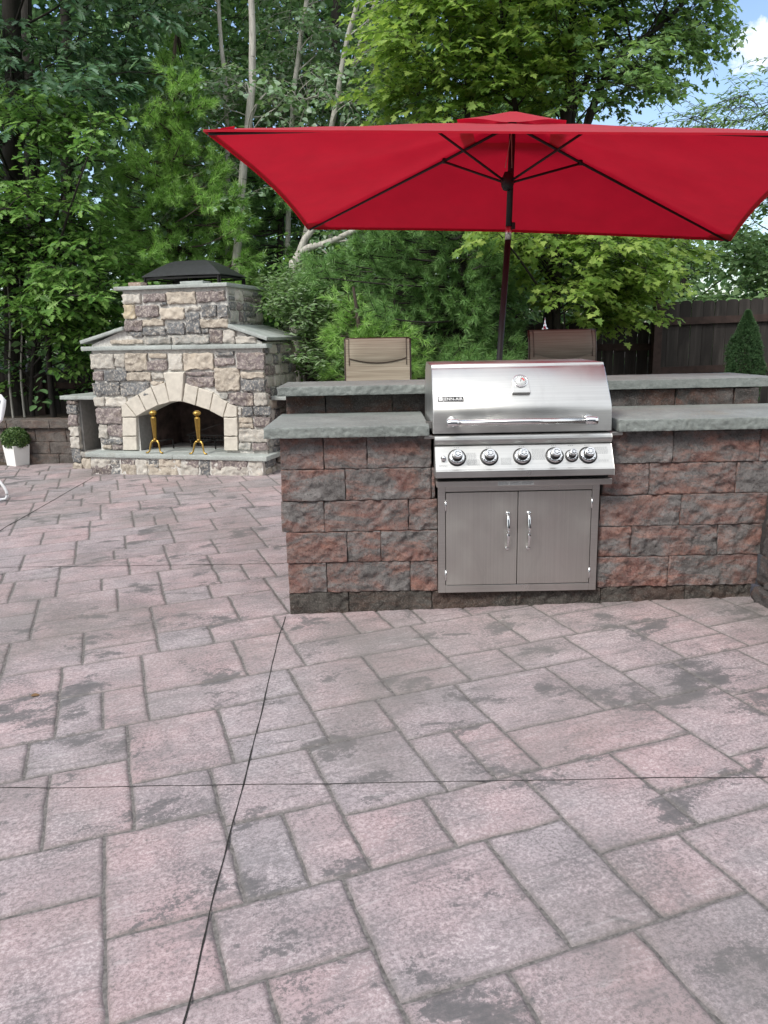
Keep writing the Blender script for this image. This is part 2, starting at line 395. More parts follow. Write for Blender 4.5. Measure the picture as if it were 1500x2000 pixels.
# ------------------------------------------------------------------ world and sun
SUN_EL, SUN_AZ = math.radians(47), math.radians(-138)      # azimuth measured from +Y towards +X: front left of the patio, high
w = bpy.data.worlds.new('World'); sc.world = w; w.use_nodes = True; nt = w.node_tree
bg = nt.nodes['Background']; sky = nt.nodes.new('ShaderNodeTexSky'); sky.sky_type = 'NISHITA'; sky.sun_disc = False
sky.sun_elevation = SUN_EL; sky.sun_rotation = SUN_AZ; sky.air_density = 1.0; sky.dust_density = 1.6; sky.ozone_density = 1.0
tc = nt.nodes.new('ShaderNodeTexCoord')
cn = noise(nt, tc.outputs['Generated'], 3.1, 7, .6, .3)
cf = ramp_from(nt, cn, [(.585, 0), (.70, .85)])
sx = N(nt, 'SeparateXYZ'); nt.links.new(tc.outputs['Generated'], sx.inputs[0])
veil = ramp_from(nt, math_(nt, 'ADD', math_(nt, 'MULTIPLY', math_(nt, 'ADD', sx.outputs['Y'], 1), .5), math_(nt, 'MULTIPLY', math_(nt, 'SUBTRACT', cn, .5), .35)), [(.50, .85), (.72, 0)])  # unseen cloud veil behind the camera, added to whiten light and reflections
dq = ray(1478, 92); dq = dq/np.linalg.norm(dq); vd = N(nt, 'VectorMath', operation='DOT_PRODUCT'); nt.links.new(tc.outputs['Generated'], vd.inputs[0]); vd.inputs[1].default_value = tuple(dq)
pv_ = N(nt, 'Mapping'); pv_.inputs['Scale'].default_value = (1, 1, 1); nt.links.new(tc.outputs['Generated'], pv_.inputs[0])
ang = math_(nt, 'MULTIPLY', math_(nt, 'SUBTRACT', 1., vd.outputs['Value']), 1000.)            # 0 at the cloud's middle
ang = math_(nt, 'ADD', ang, math_(nt, 'MULTIPLY', math_(nt, 'SUBTRACT', noise(nt, pv_.outputs[0], 30, 6, .65, .5), .5), 1.6))
puff = math_(nt, 'MULTIPLY', math_(nt, 'SUBTRACT', .42, ang), 2.2, True)
cf = math_(nt, 'MAXIMUM', veil, puff)
cc = mix(nt, cf, sky.outputs[0], (6.6, 6.7, 6.8))
nt.links.new(cc, bg.inputs['Color']); bg.inputs['Strength'].default_value = .13
sl = bpy.data.lights.new('sun', 'SUN'); sl.energy = 1.75; sl.angle = math.radians(16); sl.color = (1, .955, .88)
so = bpy.data.objects.new('sun', sl); COL.objects.link(so)
sd = Vector((math.sin(SUN_AZ)*math.cos(SUN_EL), math.cos(SUN_AZ)*math.cos(SUN_EL), math.sin(SUN_EL)))
so.rotation_euler = sd.to_track_quat('Z', 'Y').to_euler(); so.location = sd*50
sc.view_settings.view_transform = 'Standard'; sc.view_settings.look = 'None'; sc.view_settings.exposure = .86; sc.view_settings.gamma = 1
sc.cycles.max_bounces = 7; sc.cycles.diffuse_bounces = 4; sc.cycles.glossy_bounces = 3; sc.cycles.transmission_bounces = 4
sc.cycles.use_denoising = True; sc.cycles.sample_clamp_indirect = 6

# ================================================================== SETTING
# ------------------------------------------------------------------ stamped patio: ashlar stones on their real lattice
def patio():
    mu, mv, ou, ov = .0802, .083, .026, .022; a = math.radians(19)
    Uv = np.array([math.cos(a), math.sin(a)]); Vv = np.array([-math.sin(a), math.cos(a)])
    V1 = [(0, 0, 4, 5), (4, 0, 2, 4), (6, 0, 2, 4), (4, 4, 4, 4), (1, 5, 3, 3)]
    V2 = [(0, 0, 5, 5), (5, 0, 3, 5), (1, 5, 3, 3), (4, 5, 4, 3)]
    V3 = [(0, 0, 4, 5), (4, 0, 4, 2), (4, 2, 4, 3), (1, 5, 7, 3)]
    known = {(-3, -21): 0, (-11, -24): 0, (-17, -11): 0, (12, -23): 0, (5, -18): 1, (-9, -8): 1, (-4, -29): 1, (6, -10): 1, (-12, -32): 1, (-18, -19): 1,
             (-10, -16): 2, (-2, -13): 2, (4, -26): 2, (-16, -3): 2, (13, -15): 2}
    R = random.Random(5); mb = MB(); tops = []
    def inside(x, y):
        if y > 5.75 or y < -4.6 or x < -9 or x > 2.45: return False
        if x > 2.25 and y > .3: return y < 3.2
        return True
    o0 = np.array([-3, -21])
    for i in range(-30, 31):
        for j in range(-60, 61):
            o = o0+np.array([8, 3])*i+np.array([1, 8])*j
            c = (Uv*(ou+o[0]*mu)+Vv*(ov+o[1]*mv))
            if not (-10 < c[0] < 3.6 and -5.6 < c[1] < 6.6): continue
            var = known.get(tuple(int(q) for q in o)); var = R.randrange(3) if var is None else var
            for (x, y, w_, h_) in (V1, V2, V3)[var]:
                u0, v0 = ou+(o[0]+x)*mu, ov+(o[1]+y)*mv; u1, v1 = u0+w_*mu, v0+h_*mv
                cc_ = Uv*(u0+u1)/2+Vv*(v0+v1)/2
                if not inside(*cc_): continue
                tops.append((u0, v0, u1, v1))
    rings = [(.0036, -.0055), (.0070, -.0026), (.0110, -.0009), (.0165, -.0002), (.026, 0)]
    for k, (u0, v0, u1, v1) in enumerate(tops):
        st = .035; pr = []
        nu = max(2, int((u1-u0)/st)); nv_ = max(2, int((v1-v0)/st))
        for t in np.linspace(0, 1, nu, endpoint=False): pr.append((t, 0.))
        for t in np.linspace(0, 1, nv_, endpoint=False): pr.append((1., t))
        for t in np.linspace(1, 0, nu, endpoint=False): pr.append((t, 1.))
        for t in np.linspace(1, 0, nv_, endpoint=False): pr.append((0., t))
        pr = np.array(pr); n = len(pr); vs = []
        for ins, dz in rings:
            uu = u0+ins+pr[:, 0]*(u1-u0-2*ins); vv = v0+ins+pr[:, 1]*(v1-v0-2*ins)
            q3 = np.stack([uu*9, vv*9, np.zeros(n)], 1)
            q4 = np.stack([uu*45, vv*45, np.zeros(n)+k], 1)
            uu = uu+fbm(q3, 5, 2)*.0026+fbm(q4, 6, 2)*.0024; vv = vv+fbm(q3+30, 8, 2)*.0026+fbm(q4+20, 9, 2)*.0024
            X = uu*Uv[0]+vv*Vv[0]; Y = uu*Uv[1]+vv*Vv[1]
            vs.append(np.stack([X, Y, gz(X)+dz], 1))
        c = vs[-1].mean(0); npr = n
        vs = np.vstack(vs+[c[None]]); f = []
        for r_ in range(len(rings)-1):
            for q in range(n): f.append((r_*n+q, r_*n+(q+1) % n, (r_+1)*n+(q+1) % n, (r_+1)*n+q))
        L = (len(rings)-1)*n
        for q in range(n): f.append((L+q, L+(q+1) % n, len(vs)-1))
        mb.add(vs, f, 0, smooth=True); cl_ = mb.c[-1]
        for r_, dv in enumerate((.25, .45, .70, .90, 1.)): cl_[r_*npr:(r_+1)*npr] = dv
    # sand in the joints: one sheet under the stones
    P = [(-10, -5), (2.7, -5), (2.7, 3.4), (2.7, 5.95), (-10, 5.95)]
    mb.add([(x, y, gz(x)-.0052) for x, y in P], [(0, 1, 2, 3, 4)], 1)
    # saw-cut control joints
    def cut(px0, px1, w_=.006, ext0=0, ext1=0, seed=0):
        A, B = gnd(*px0), gnd(*px1); d = (B-A)[:2]; L = np.hypot(*d); d /= L; A = A[:2]-d*ext0; L += ext0+ext1; n = np.array([-d[1], d[0]])
        t = np.arange(0, L, .03); k = np.stack([t*4, t*0+seed, t*0], 1); off = fbm(k, 3, 3)*.004; ww = w_*(1+.35*vnoise(k*6, 4))/2
        c = A+d*t[:, None]+n*off[:, None]; l, r = c+n*ww[:, None], c-n*ww[:, None]
        v = np.vstack([np.c_[l, gz(l[:, 0])+.0012], np.c_[r, gz(r[:, 0])+.0012]]); m = len(t)
        mb.add(v, [(m+i, m+i+1, i+1, i) for i in range(m-1)], 2)
    cut((556, 1205), (357, 2000), .0042, 0, 1.3, 1)
    cut((0, 1540), (1500, 1517), .0035, 6, .6, 2)
    cut((330, 1104), (556, 1101), .006, 6, 0, 3)
    cut((20, 1025), (172, 938), .010, 2.5, .2, 4)
    o = mb.build('patio', [M_patio, M_joint, M_crack]); tag(o, 'stamped concrete patio of pinkish grey ashlar stones', kind='structure')
patio()

def ground():
    n = 60; xs = np.concatenate([[-400, -120, -50, -25], np.linspace(-14, 16, n), [25, 50, 120, 400]]); ys = np.concatenate([[-400, -100, -30], np.linspace(-12, 24, n), [40, 80, 160, 600]])
    X, Y = np.meshgrid(xs, ys, indexing='ij')
    def sm(t): t = np.clip(t, 0, 1); return t*t*(3-2*t)
    Z = -.16+sm((Y-5.95)/.25)*sm((-X-1.9)/1.2)*.52+sm((Y-5.6)/3)*.10+sm((Y-10)/25)*.5
    Z += fbm(np.stack([X.ravel()*.7, Y.ravel()*.7, X.ravel()*0], 1), 4, 3).reshape(X.shape)*.04*(Y > 6.4)
    v = np.stack([X, Y, Z], -1).reshape(-1, 3); a, b = X.shape
    f = [(i*b+j, (i+1)*b+j, (i+1)*b+j+1, i*b+j+1) for i in range(a-1) for j in range(b-1)]
    o = MB().add(v, f, 0, smooth=True).build('ground', M_soil); tag(o, 'dark mulch and woodland floor', kind='structure')
ground()
def floor_z(x, y):
    sm = lambda t: (lambda c: c*c*(3-2*c))(min(1, max(0, t)))
    return -.16+sm((y-5.95)/.25)*sm((-x-1.9)/1.2)*.52+sm((y-5.6)/3)*.10+sm((y-10)/25)*.5

# ================================================================== KITCHEN ISLAND
TOPS = [.875, .722, .569, .416, .263, .110, -.06]
def zx(k, x, y):            # pixel in one of the enlarged views -> x on the island's front face
    if k == 'L': return at(530+x/4.286, 840+y/4.286, 0)[0]
    return at(1150+x/4.286, 850+y/4.286, 0)[0]
def island():
    t = thing('kitchen_island', 'outdoor kitchen island of split-face red and grey blocks under thick grey stone countertops', 'kitchen island', loc=(1.15, .4, 0))
    L = [[0, .275, .545, .725], [0, .415, .726], [0, .265, .69, .742], [.0, .385, .555, .742], [.0, .235, .662, .742], [0, .375, .8]]
    L[0] = [.01, zx('L', 438, 200), zx('L', 800, 200), .725]
    L[1] = [.008, zx('L', 620, 460), zx('L', 1340, 460), .742]
    L[2] = [.0, zx('L', 443, 720), zx('L', 1150, 720), .752]
    L[3] = [.018, zx('L', 636, 980), zx('L', 917, 980), .752]
    L[4] = [.022, zx('L', 465, 1230), zx('L', 1163, 1230), .752]
    Rr = [[1.56, zx('R', 703, 120), zx('R', 1432, 100), 2.50], [1.54, zx('R', 505, 360), zx('R', 1235, 340), 2.50], [1.53, zx('R', 765, 620), 2.335],
          [1.53, zx('R', 352, 890), zx('R', 1075, 870), 2.325], [1.53, zx('R', 660, 1140), 2.315]]
    B = [.022, zx('L', 648, 1440), zx('L', 1345, 1420)]
    x = B[-1]
    B += [zx('R', 97, 1340), zx('R', 803, 1330), 2.30]
    B.insert(3, (B[2]+B[3])/2)
    mb = MB(); dk = MB(); sd_ = 1
    def row(xs, zt, zb, m, out=0, dep=.24):
        nonlocal sd_
        for a, b in zip(xs[:-1], xs[1:]):
            if b-a < .012: continue
            v, f = rbox(((a+b)/2, dep/2-out, (zt+zb)/2), ((b-a)/2-.0014, dep/2, (zt-zb)/2-.0013), .004, .0065, .0058, 30, sd_, skip=('+y',), ampv=(.3, 1.55, .25), o=5)
            # bulge of the split face
            m.add(v, f, 0, smooth=True); sd_ += 1
    for i in range(5):
        row(L[i], TOPS[i], TOPS[i+1], mb, .004*(i % 2)); row(Rr[i], TOPS[i], TOPS[i+1], mb, .003*((i+1) % 2))
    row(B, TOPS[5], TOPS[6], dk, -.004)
    for i in range(5):   # left end of the island: blocks turning the corner
        ys = [.245, .45, .82] if i % 2 else [.245, .60, .82]
        for a, b in zip(ys[:-1], ys[1:]):
            v, f = rbox((L[i][0]+.12, (a+b)/2, (TOPS[i]+TOPS[i+1])/2), (.12, (b-a)/2-.002, .0745), .007, .02, .0065, 26, sd_, skip=('+x',), ampv=(1.4, .3, .25)); mb.add(v, f, 0, smooth=True); sd_ += 1
    # core behind the faces, with the grill opening left free
    mb.box(.05, .70, .235, .84, -.1, .873, 0); mb.box(1.58, 2.3, .235, .84, -.1, .873, 0); mb.box(.702, 1.578, .62, .838, -.1, .873, 0)
    mb.box(.702, 1.578, .06, .618, -.1, .09, 0)
    mb.build('block_wall', M_block, t); dk.build('base_course', M_blockdk, t)['label'] = 'dark bottom course of blocks'
    # raised bar wall
    bw = MB(); yb = .665; z0, z1 = .876, 1.026
    xs = [-.03, at(500+537/3.947, 790, yb)[0], at(500+1050/3.947, 790, yb)[0], 1.12, 1.55, at(1150+727/4.286, 780, yb)[0], at(1150+1217/4.286, 775, yb)[0], 2.575]
    for a, b in zip(xs[:-1], xs[1:]):
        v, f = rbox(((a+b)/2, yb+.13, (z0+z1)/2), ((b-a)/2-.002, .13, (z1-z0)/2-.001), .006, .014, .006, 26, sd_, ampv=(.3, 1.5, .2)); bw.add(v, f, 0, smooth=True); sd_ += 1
    bw.build('bar_wall', block_mat('shaded_bar_block', (.135, .125, .12), (.19, .09, .07), .45), t)  # darker copy of the block, shade under the bar top put into its colours
    # rock-faced bluestone slabs
    def slab(name, x0, x1, y0, y1, zb, zt, seed, lab=None):
        v, f = rbox(((x0+x1)/2, (y0+y1)/2, (zb+zt)/2), ((x1-x0)/2, (y1-y0)/2, (zt-zb)/2), .004, .008, .0026, 70, seed, ampv=(1.2, 1.5, .35), o=5)
        o = MB().add(v, f, 0, smooth=True).build(name, M_slab, t)
        if lab: o['label'] = lab
    slab('countertop', -.055, .712, -.055, .662, .878, .928, 61, 'left countertop slab of grey bluestone')
    slab('countertop', 1.590, 2.75, -.055, .662, .880, .936, 62, 'right countertop slab of grey bluestone')
    slab('bar_top', -.062, 1.20, .575, 1.10, 1.029, 1.079, 63, 'left raised bar slab')
    # right bar slab: its far end is cut at an angle
    P0 = [(1.2, .60), (2.70, .66), (2.66, 1.26), (1.2, 1.16)]
    v, f = rbox((0, 0, 1.0535), (1, 1, .0245), .004, .03, 0, 1, 64)
    q = (v[:, :2]+1)/2; PP = np.array(P0); xy = ((1-q[:, :1])*(1-q[:, 1:2])*PP[0]+q[:, :1]*(1-q[:, 1:2])*PP[1]+q[:, :1]*q[:, 1:2]*PP[2]+(1-q[:, :1])*q[:, 1:2]*PP[3])
    ww = np.c_[xy, v[:, 2]]; e = np.minimum(np.minimum(q[:, 0], 1-q[:, 0]), np.minimum(q[:, 1], 1-q[:, 1])) < .02
    d = np.stack([fbm(ww*42, 1, 4), fbm(ww*42+9, 2, 4), fbm(ww*42+19, 3, 4)], 1)*.0026*np.array([1.3, 1.3, .3]); ww = ww+d
    o = MB().add(ww, f, 0, smooth=True).build('bar_top', M_slab, t); o['label'] = 'right raised bar slab with angled end'
    # metal edge angle under the slabs either side of the grill
    MB().box(.690, .745, -.035, .02, .862, .876).build('support_angle', M_steelf, t, .002); MB().box(1.553, 1.615, -.035, .02, .862, .878).build('support_angle', M_steelf, t, .002)
    adopt(t)
island()

def side_wall():
    t = thing('block_wall', 'low dark block wall running forward from the end of the island', 'wall', loc=(2.5, -.8, 0))
    mb = MB(); sd_ = 300
    tops = [.60, .416, .263, .110, -.06]; X = [2.325, 2.325, 2.315, 2.297, 2.272]
    for i, (zt, x) in enumerate(zip(tops[:-1], [2.322, 2.328, 2.313, 2.290])):
        zb = tops[i+1]; y = -.012 if i else -.03; st = .43
        first = [.20, .36, .25, .40][i]
        while y > -3.6:
            y2 = y-(first or st); first = 0
            v, f = rbox((x+.15, (y+y2)/2, (zt+zb)/2), (.15, (y-y2)/2-.003, (zt-zb)/2-.002), .012, .016, .009, 24, sd_, skip=('+x',), ampv=(1.4, .4, .4)); mb.add(v, f, 0, smooth=True); sd_ += 1; y = y2
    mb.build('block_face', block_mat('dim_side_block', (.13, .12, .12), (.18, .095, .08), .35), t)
    adopt(t)
side_wall()

# ================================================================== GRILL
def grill():
    t = thing('gas_grill', 'stainless steel built-in gas grill with six chrome knobs, set into the island', 'grill', loc=(1.15, .2, .63))
    XL, XR = .728, 1.556
    # hood: side profile (y,z) swept along x
    prof = [(-.058, .888), (-.058, .978)]
    for k in range(1, 9):
        a = math.radians(37.3*k/8); prof.append((-.058+.085*(1-math.cos(a)), .978+.085*math.sin(a)))
    prof += [(-.002, 1.082), (.069, 1.175)]
    for k in range(1, 8):
        a = k/7*math.radians(50); prof.append((.069+.05*(math.sin(a+math.radians(37.3))-math.sin(math.radians(37.3))), 1.175+.05*(math.cos(math.radians(37.3))-math.cos(a+math.radians(37.3)))*.55))
    prof += [(.50, 1.201), (.56, 1.16), (.58, 1.0), (.58, .888)]
    # resample smooth
    P = np.array(prof); n = len(P)
    mb = MB(); xs = [XL, XL+.004, XR-.004, XR]; v = []
    for i, x in enumerate(xs):
        q = P.copy()
        if i in (0, 3):
            c = np.array([.26, 1.0]); q = q+(c-q)/np.linalg.norm(c-q, axis=1)[:, None]*.004
        tx = (q[:, 1]-.888)/.31; sx = .004*tx
        v += [(x+(sx[j] if i < 2 else -sx[j]*2.2), q[j, 0], q[j, 1]) for j in range(n)]
    f = []
    for i in range(3):
        for j in range(n-1): f.append((i*n+j, (i+1)*n+j, (i+1)*n+j+1, i*n+j+1))
    mb.add(v, f, 0, smooth=True); mb.add([v[j] for j in range(n)], [tuple(range(n))[::-1]], 0); mb.add([v[3*n+j] for j in range(n)], [tuple(range(n))], 0)
    hood = mb.build('hood', M_steel, t)
    # hood handle: rod, end sleeves, posts
    hb = MB(); y, z = -.118, .942
    hb.tube([(.84, y, z), (1.42, y, z)], .0150, 16)
    h = hb.build('handle', steel('handle_steel', (.74, .74, .73), .16, 'x', .02), hood)
    for x0, x1 in ((.787, .842), (1.416, 1.473)):
        eb = MB()
        eb.lathe([(.0, 0), (.016, .001), (.0190, .004), (.0190, x1-x0-.004), (.016, x1-x0-.001), (0, x1-x0)], (x0, y, z), (1, 0, 0), 20)
        xm = (x0+x1)/2
        eb.lathe([(.026, 0), (.021, .010), (.013, .020), (.012, .060)], (xm, -.057, z), (0, -1, 0), 18)
        eb.build('handle_end', M_chrome, h)
    # thermometer: bezel shield leaning with the sloped hood
    nrm = np.array([0, -.7955, .606]); nrm /= np.linalg.norm(nrm); up = np.array([0, .606, .7955]); up /= np.linalg.norm(up); rt = np.array([1., 0, 0])
    def onhood(x, s, off=0): return np.array([x, -.0406, 1.0293])+up*s+nrm*off
    cx, cs = 1.140, .098
    sh = []
    for k in range(13):
        a = math.radians(-10+200*k/12); sh.append(onhood(cx, cs)+rt*.039*math.cos(a)+up*.039*math.sin(a))
    sh += [onhood(cx-.043, cs-.062), onhood(cx+.043, cs-.062)]
    tb = MB().prism(sh, nrm*.016).build('thermometer', M_steel, hood, .003)
    db = MB().lathe([(.034, .014), (.034, .021), (.029, .022), (.0285, .0195)], onhood(cx, cs), nrm, 28).build('bezel', M_chrome, tb)
    fb = MB().lathe([(.028, .0190), (.028, .0205)], onhood(cx, cs), nrm, 28)
    fb.add([onhood(cx, cs, .0212)+rt*.020*math.cos(a)*s+up*.020*math.sin(a)*s for s in (1, .6) for a in np.linspace(.1, 1.1, 6)], [(i, i+1, 7+i, 6+i) for i in range(5)], 1)
    fb.prism([onhood(cx, cs, .0208)+rt*x_+up*y_ for x_, y_ in ((-.0015, -.004), (.0015, -.004), (.006, .016), (.003, .017))], nrm*.0008, 2)
    for a in np.linspace(-.6, 3.7, 12):
        c_ = onhood(cx, cs, .0209); e1 = rt*math.cos(a)+up*math.sin(a); e2 = np.cross(nrm, e1)
        fb.prism([c_+e1*.022-e2*.0008, c_+e1*.026-e2*.0008, c_+e1*.026+e2*.0008, c_+e1*.022+e2*.0008], nrm*.0005, 2)
    fb.build('dial', [M_glass, M_red, M_black], tb)
    # name badge
    def text_mesh(body, size, origin, e1, e2, en, name, material, parent, ext=.0004):
        cu = bpy.data.curves.new('text', 'FONT'); cu.body = body; cu.size = size; cu.extrude = ext
        o = bpy.data.objects.new('text', cu); COL.objects.link(o); dg = bpy.context.evaluated_depsgraph_get()
        me = bpy.data.meshes.new_from_object(o.evaluated_get(dg)); bpy.data.objects.remove(o)
        co = np.empty(len(me.vertices)*3); me.vertices.foreach_get('co', co); co = co.reshape(-1, 3)
        w_ = np.array(origin)+co[:, :1]*np.array(e1)+co[:, 1:2]*np.array(e2)+co[:, 2:3]*np.array(en)
        me.vertices.foreach_set('co', w_.ravel()); me.update(); me.materials.clear(); me.materials.append(material)
        ob = bpy.data.objects.new(name, me); COL.objects.link(ob); ob.parent = parent; return ob, w_
    bs = .001; bh = .029
    q = [onhood(.752, bs), onhood(.872, bs), onhood(.872, bs+bh), onhood(.752, bs+bh)]
    bd = MB().prism(q, nrm*.004).build('badge', M_black, hood, .001)
    fr = MB()
    for a, b_ in ((.752, .872),):
        fr.prism([onhood(a, bs+.001, .0042), onhood(b_, bs+.001, .0042), onhood(b_, bs+.0022, .0042), onhood(a, bs+.0022, .0042)], nrm*.0004)
        fr.prism([onhood(a, bs+bh-.0022, .0042), onhood(b_, bs+bh-.0022, .0042), onhood(b_, bs+bh-.001, .0042), onhood(a, bs+bh-.001, .0042)], nrm*.0004)
    # square emblem with a dark swoosh
    fr.prism([onhood(.757, bs+.007, .0042), onhood(.775, bs+.007, .0042), onhood(.775, bs+.024, .0042), onhood(.757, bs+.024, .0042)], nrm*.0004)
    fr.build('emblem', M_white, bd)
    MB().prism([onhood(.759, bs+.013, .0048), onhood(.766, bs+.0105, .0048), onhood(.774, bs+.018, .0048), onhood(.766, bs+.0135, .0048)], nrm*.0003).build('emblem_mark', M_black, bd)
    text_mesh('JENN-AIR', .0218, onhood(.7785, bs+.0078, .0042), rt*.98, up, nrm, 'lettering', M_white, bd)
    # hinge knob left side and rear body
    hk = MB().box(.70, XL, .02, .05, .905, .935).lathe([(.008, 0), (.008, .03)], (.70, .035, .92), (-1, 0, 0), 10); hk.build('hood_hinge', M_steelf, hood)
    MB().box(.745, 1.54, -.02, .575, .66, .885).build('firebox', M_black, t)
    # control panel: rounded nose, sloped face with print, lower lip
    pp = []
    for k in range(9):
        a = math.radians(90-k*180/8*.92); pp.append((-.045-.028*math.cos(a)*1.0, .856+.025*math.sin(a)))
    pp += [(-.062, .829), (-.122, .730), (-.130, .722), (-.130, .692), (-.10, .690), (-.02, .690), (-.02, .881)]
    P2 = np.array(pp); n2 = len(P2); X0, X1 = .735, 1.556
    v = [(X0, a, b_) for a, b_ in P2]+[(X1, a, b_) for a, b_ in P2]
    f = [(j, n2+j, n2+(j+1) % n2, (j+1) % n2) for j in range(n2)]+[tuple(range(n2))[::-1], tuple(range(n2, 2*n2))]
    cp = MB().add(v, f, 0).build('control_panel', M_steel, t, .002)
    a0 = np.array([0, -.062, .829]); a1 = np.array([0, -.122, .730]); dn = (a1-a0)/np.linalg.norm(a1-a0); pn = np.array([0, dn[2], -dn[1]]); pn = pn if pn[1] < 0 else -pn
    def onpan(x, s, off=0): return np.array([x, 0, 0])+a0+dn*s+pn*off
    def knob(x, s, r, name):
        kb = MB().lathe([(r*1.18, 0), (r*1.22, .004), (r*1.18, .012), (r*.98, .015), (r*.80, .015)], onpan(x, s), pn, 28).build(name, M_chrome, cp)
        MB().lathe([(r*1.42, .0002), (r*1.42, .002), (r*1.20, .0025)], onpan(x, s), pn, 28).build('gasket', M_black, kb)
        MB().lathe([(r*.80, .0155), (r*.80, .024), (r*.70, .026)], onpan(x, s), pn, 24).build('collar', M_black, kb)
        g = MB().lathe([(r*.62, .025), (r*.70, .030), (r*.74, .046), (r*.70, .052), (r*.60, .0545), (r*.5, .0535)], onpan(x, s), pn, 24)
        g.build('grip', M_chrome, kb)
        pr = MB()
        for k in range(7):   # engraved marks on grip face and skirt
            a = 2*math.pi*k/7+.3; c_ = onpan(x, s, .0546)+rt*r*.36*math.cos(a)-dn*r*.36*math.sin(a)
            pr.prism([c_+rt*.004-dn*.0012, c_-rt*.004-dn*.0012, c_-rt*.004+dn*.0012, c_+rt*.004+dn*.0012], pn*.0005)
        pr.build('grip_print', M_black, kb); pr = MB()
        for k in range(5):
            a = math.radians(215+k*27); c_ = onpan(x, s, .0155)+rt*r*1.0*math.cos(a)-dn*r*1.0*math.sin(a)
            pr.prism([c_+rt*.003-dn*.0018, c_-rt*.003-dn*.0018, c_-rt*.003+dn*.0018, c_+rt*.003+dn*.0018], pn*.0005)
        pr.build('skirt_print', M_black, kb)
    for x in (.836, .985, 1.137, 1.287, 1.441): knob(x, .058, .030, 'knob')
    knob(1.365, .060, .022, 'knob')
    MB().lathe([(.013, 0), (.013, .010), (.009, .011), (.009, .022), (.007, .024), (0, .024)], onpan(.773, .064), pn, 20).build('igniter_button', M_chrome, cp)
    pr = MB(); Rn = random.Random(3)
    for x0, x1, s0, s1 in ((.878, .925, .036, .098), (1.025, .0, 0, 0), (.884, .94, .07, .1), (1.038, 1.085, .064, .1), (1.183, 1.245, .022, .075), (1.475, 1.535, .018, .050), (1.487, 1.535, .082, .09), (.752, .79, .094, .1)):
        if x1 <= x0: continue
        s = s0
        pr = MB()
        while s < s1:
            x = x0
            while x < x1:
                wv = Rn.uniform(.003, .011); xe = min(x1, x+wv)
                pr.prism([onpan(x, s, .0003), onpan(x, s+.0016, .0003), onpan(xe, s+.0016, .0003), onpan(xe, s, .0003)], pn*.0003); x = xe+.0025
            s += .0052
        pr.build('printed_text', M_greyp, cp)
    pr = MB()
    for x in (.836, .985, 1.137, 1.287, 1.365, 1.441):
        pr = MB()
        for k in range(3):
            xx = x-.012+k*.009; pr.prism([onpan(xx, .006, .0003), onpan(xx, .009, .0003), onpan(xx+.006, .009, .0003), onpan(xx+.006, .006, .0003)], pn*.0003)
        pr.build('dial_marks', M_greyp, cp)
    # drip-tray front below the panel
    tr = MB().box(.742, 1.560, -.086, .0, .640, .668).build('tray_front', M_steelf, t, .002)
    MB().box(.752, 1.55, -.05, .0, .669, .689).build('shadow_gap', M_black, t)  # black bar filling the open gap, standing in for its shade
    st = MB().box(1.028, 1.195, -.0872, -.0862, .6445, .6635); st.build('warning_sticker', M_sticker, tr)
    lp = MB(); Rn = random.Random(9)
    for x0, x1 in ((1.032, 1.08), (1.085, 1.135), (1.14, 1.19)):
        for z_ in (.6475, .6515, .6555, .6595): lp.box(x0, x1-Rn.uniform(0, .012), -.0878, -.0873, z_, z_+.0016)
    lp.build('sticker_text', M_greyp, tr)
    adopt(t)
grill()

def doors():
    t = thing('access_doors', 'stainless steel double access doors with two bow handles below the grill', 'cabinet doors', loc=(1.137, 0, .11))
    x0, x1, z0, z1 = .753, 1.521, .106, .637; y = -.026; a0, a1, b0, b1 = .790, 1.484, .146, .603
    mb = MB()
    mb.box(x0, a0-.002, y, .02, z0, z1); mb.box(a1+.002, x1, y, .02, z0, z1); mb.box(a0-.002, a1+.002, y, .02, z0, b0-.003); mb.box(a0-.002, a1+.002, y, .02, b1+.003, z1)
    mb.build('frame', M_steelf, t, .0022)
    MB().box(a0-.002, a1+.002, .012, .02, b0-.003, b1+.003).build('reveal', M_black, t)
    xm = 1.133
    for k, (xa, xb) in enumerate(((a0+.001, xm-.0015), (xm+.0015, a1-.001))):
        d = MB().box(xa, xb, y-.004, .008, b0, b1).build('door', M_steelv, t, .002); d['label'] = ('left', 'right')[k]+' steel door'
        hx = xm-.048 if k == 0 else xm+.052
        zc, hl = .413, .085; pts = []; rad = []
        for s in np.linspace(-1, 1, 17):
            pts.append((hx, y-.007-.027*math.cos(s*math.pi/2)**.6 if abs(s) < 1 else y-.004, zc+hl*s)); rad.append(.0062+.0022*math.cos(s*math.pi/2))
        hb = MB().tube(pts, rad, 14)
        for s in (-1, 1): hb.lathe([(.0115, 0), (.011, .006), (.008, .009), (0, .010)], (hx, y-.004, zc+hl*s), (0, -1, 0), 18)
        hb.build('handle', M_chrome, d)
        hxx = a0-.001 if k == 0 else a1+.001
        for zz in (.515, .170): MB().tube([(hxx, y-.005, zz), (hxx, y-.005, zz+.052)], .0042, 10).build('hinge', M_chrome, d)
    adopt(t)
doors()

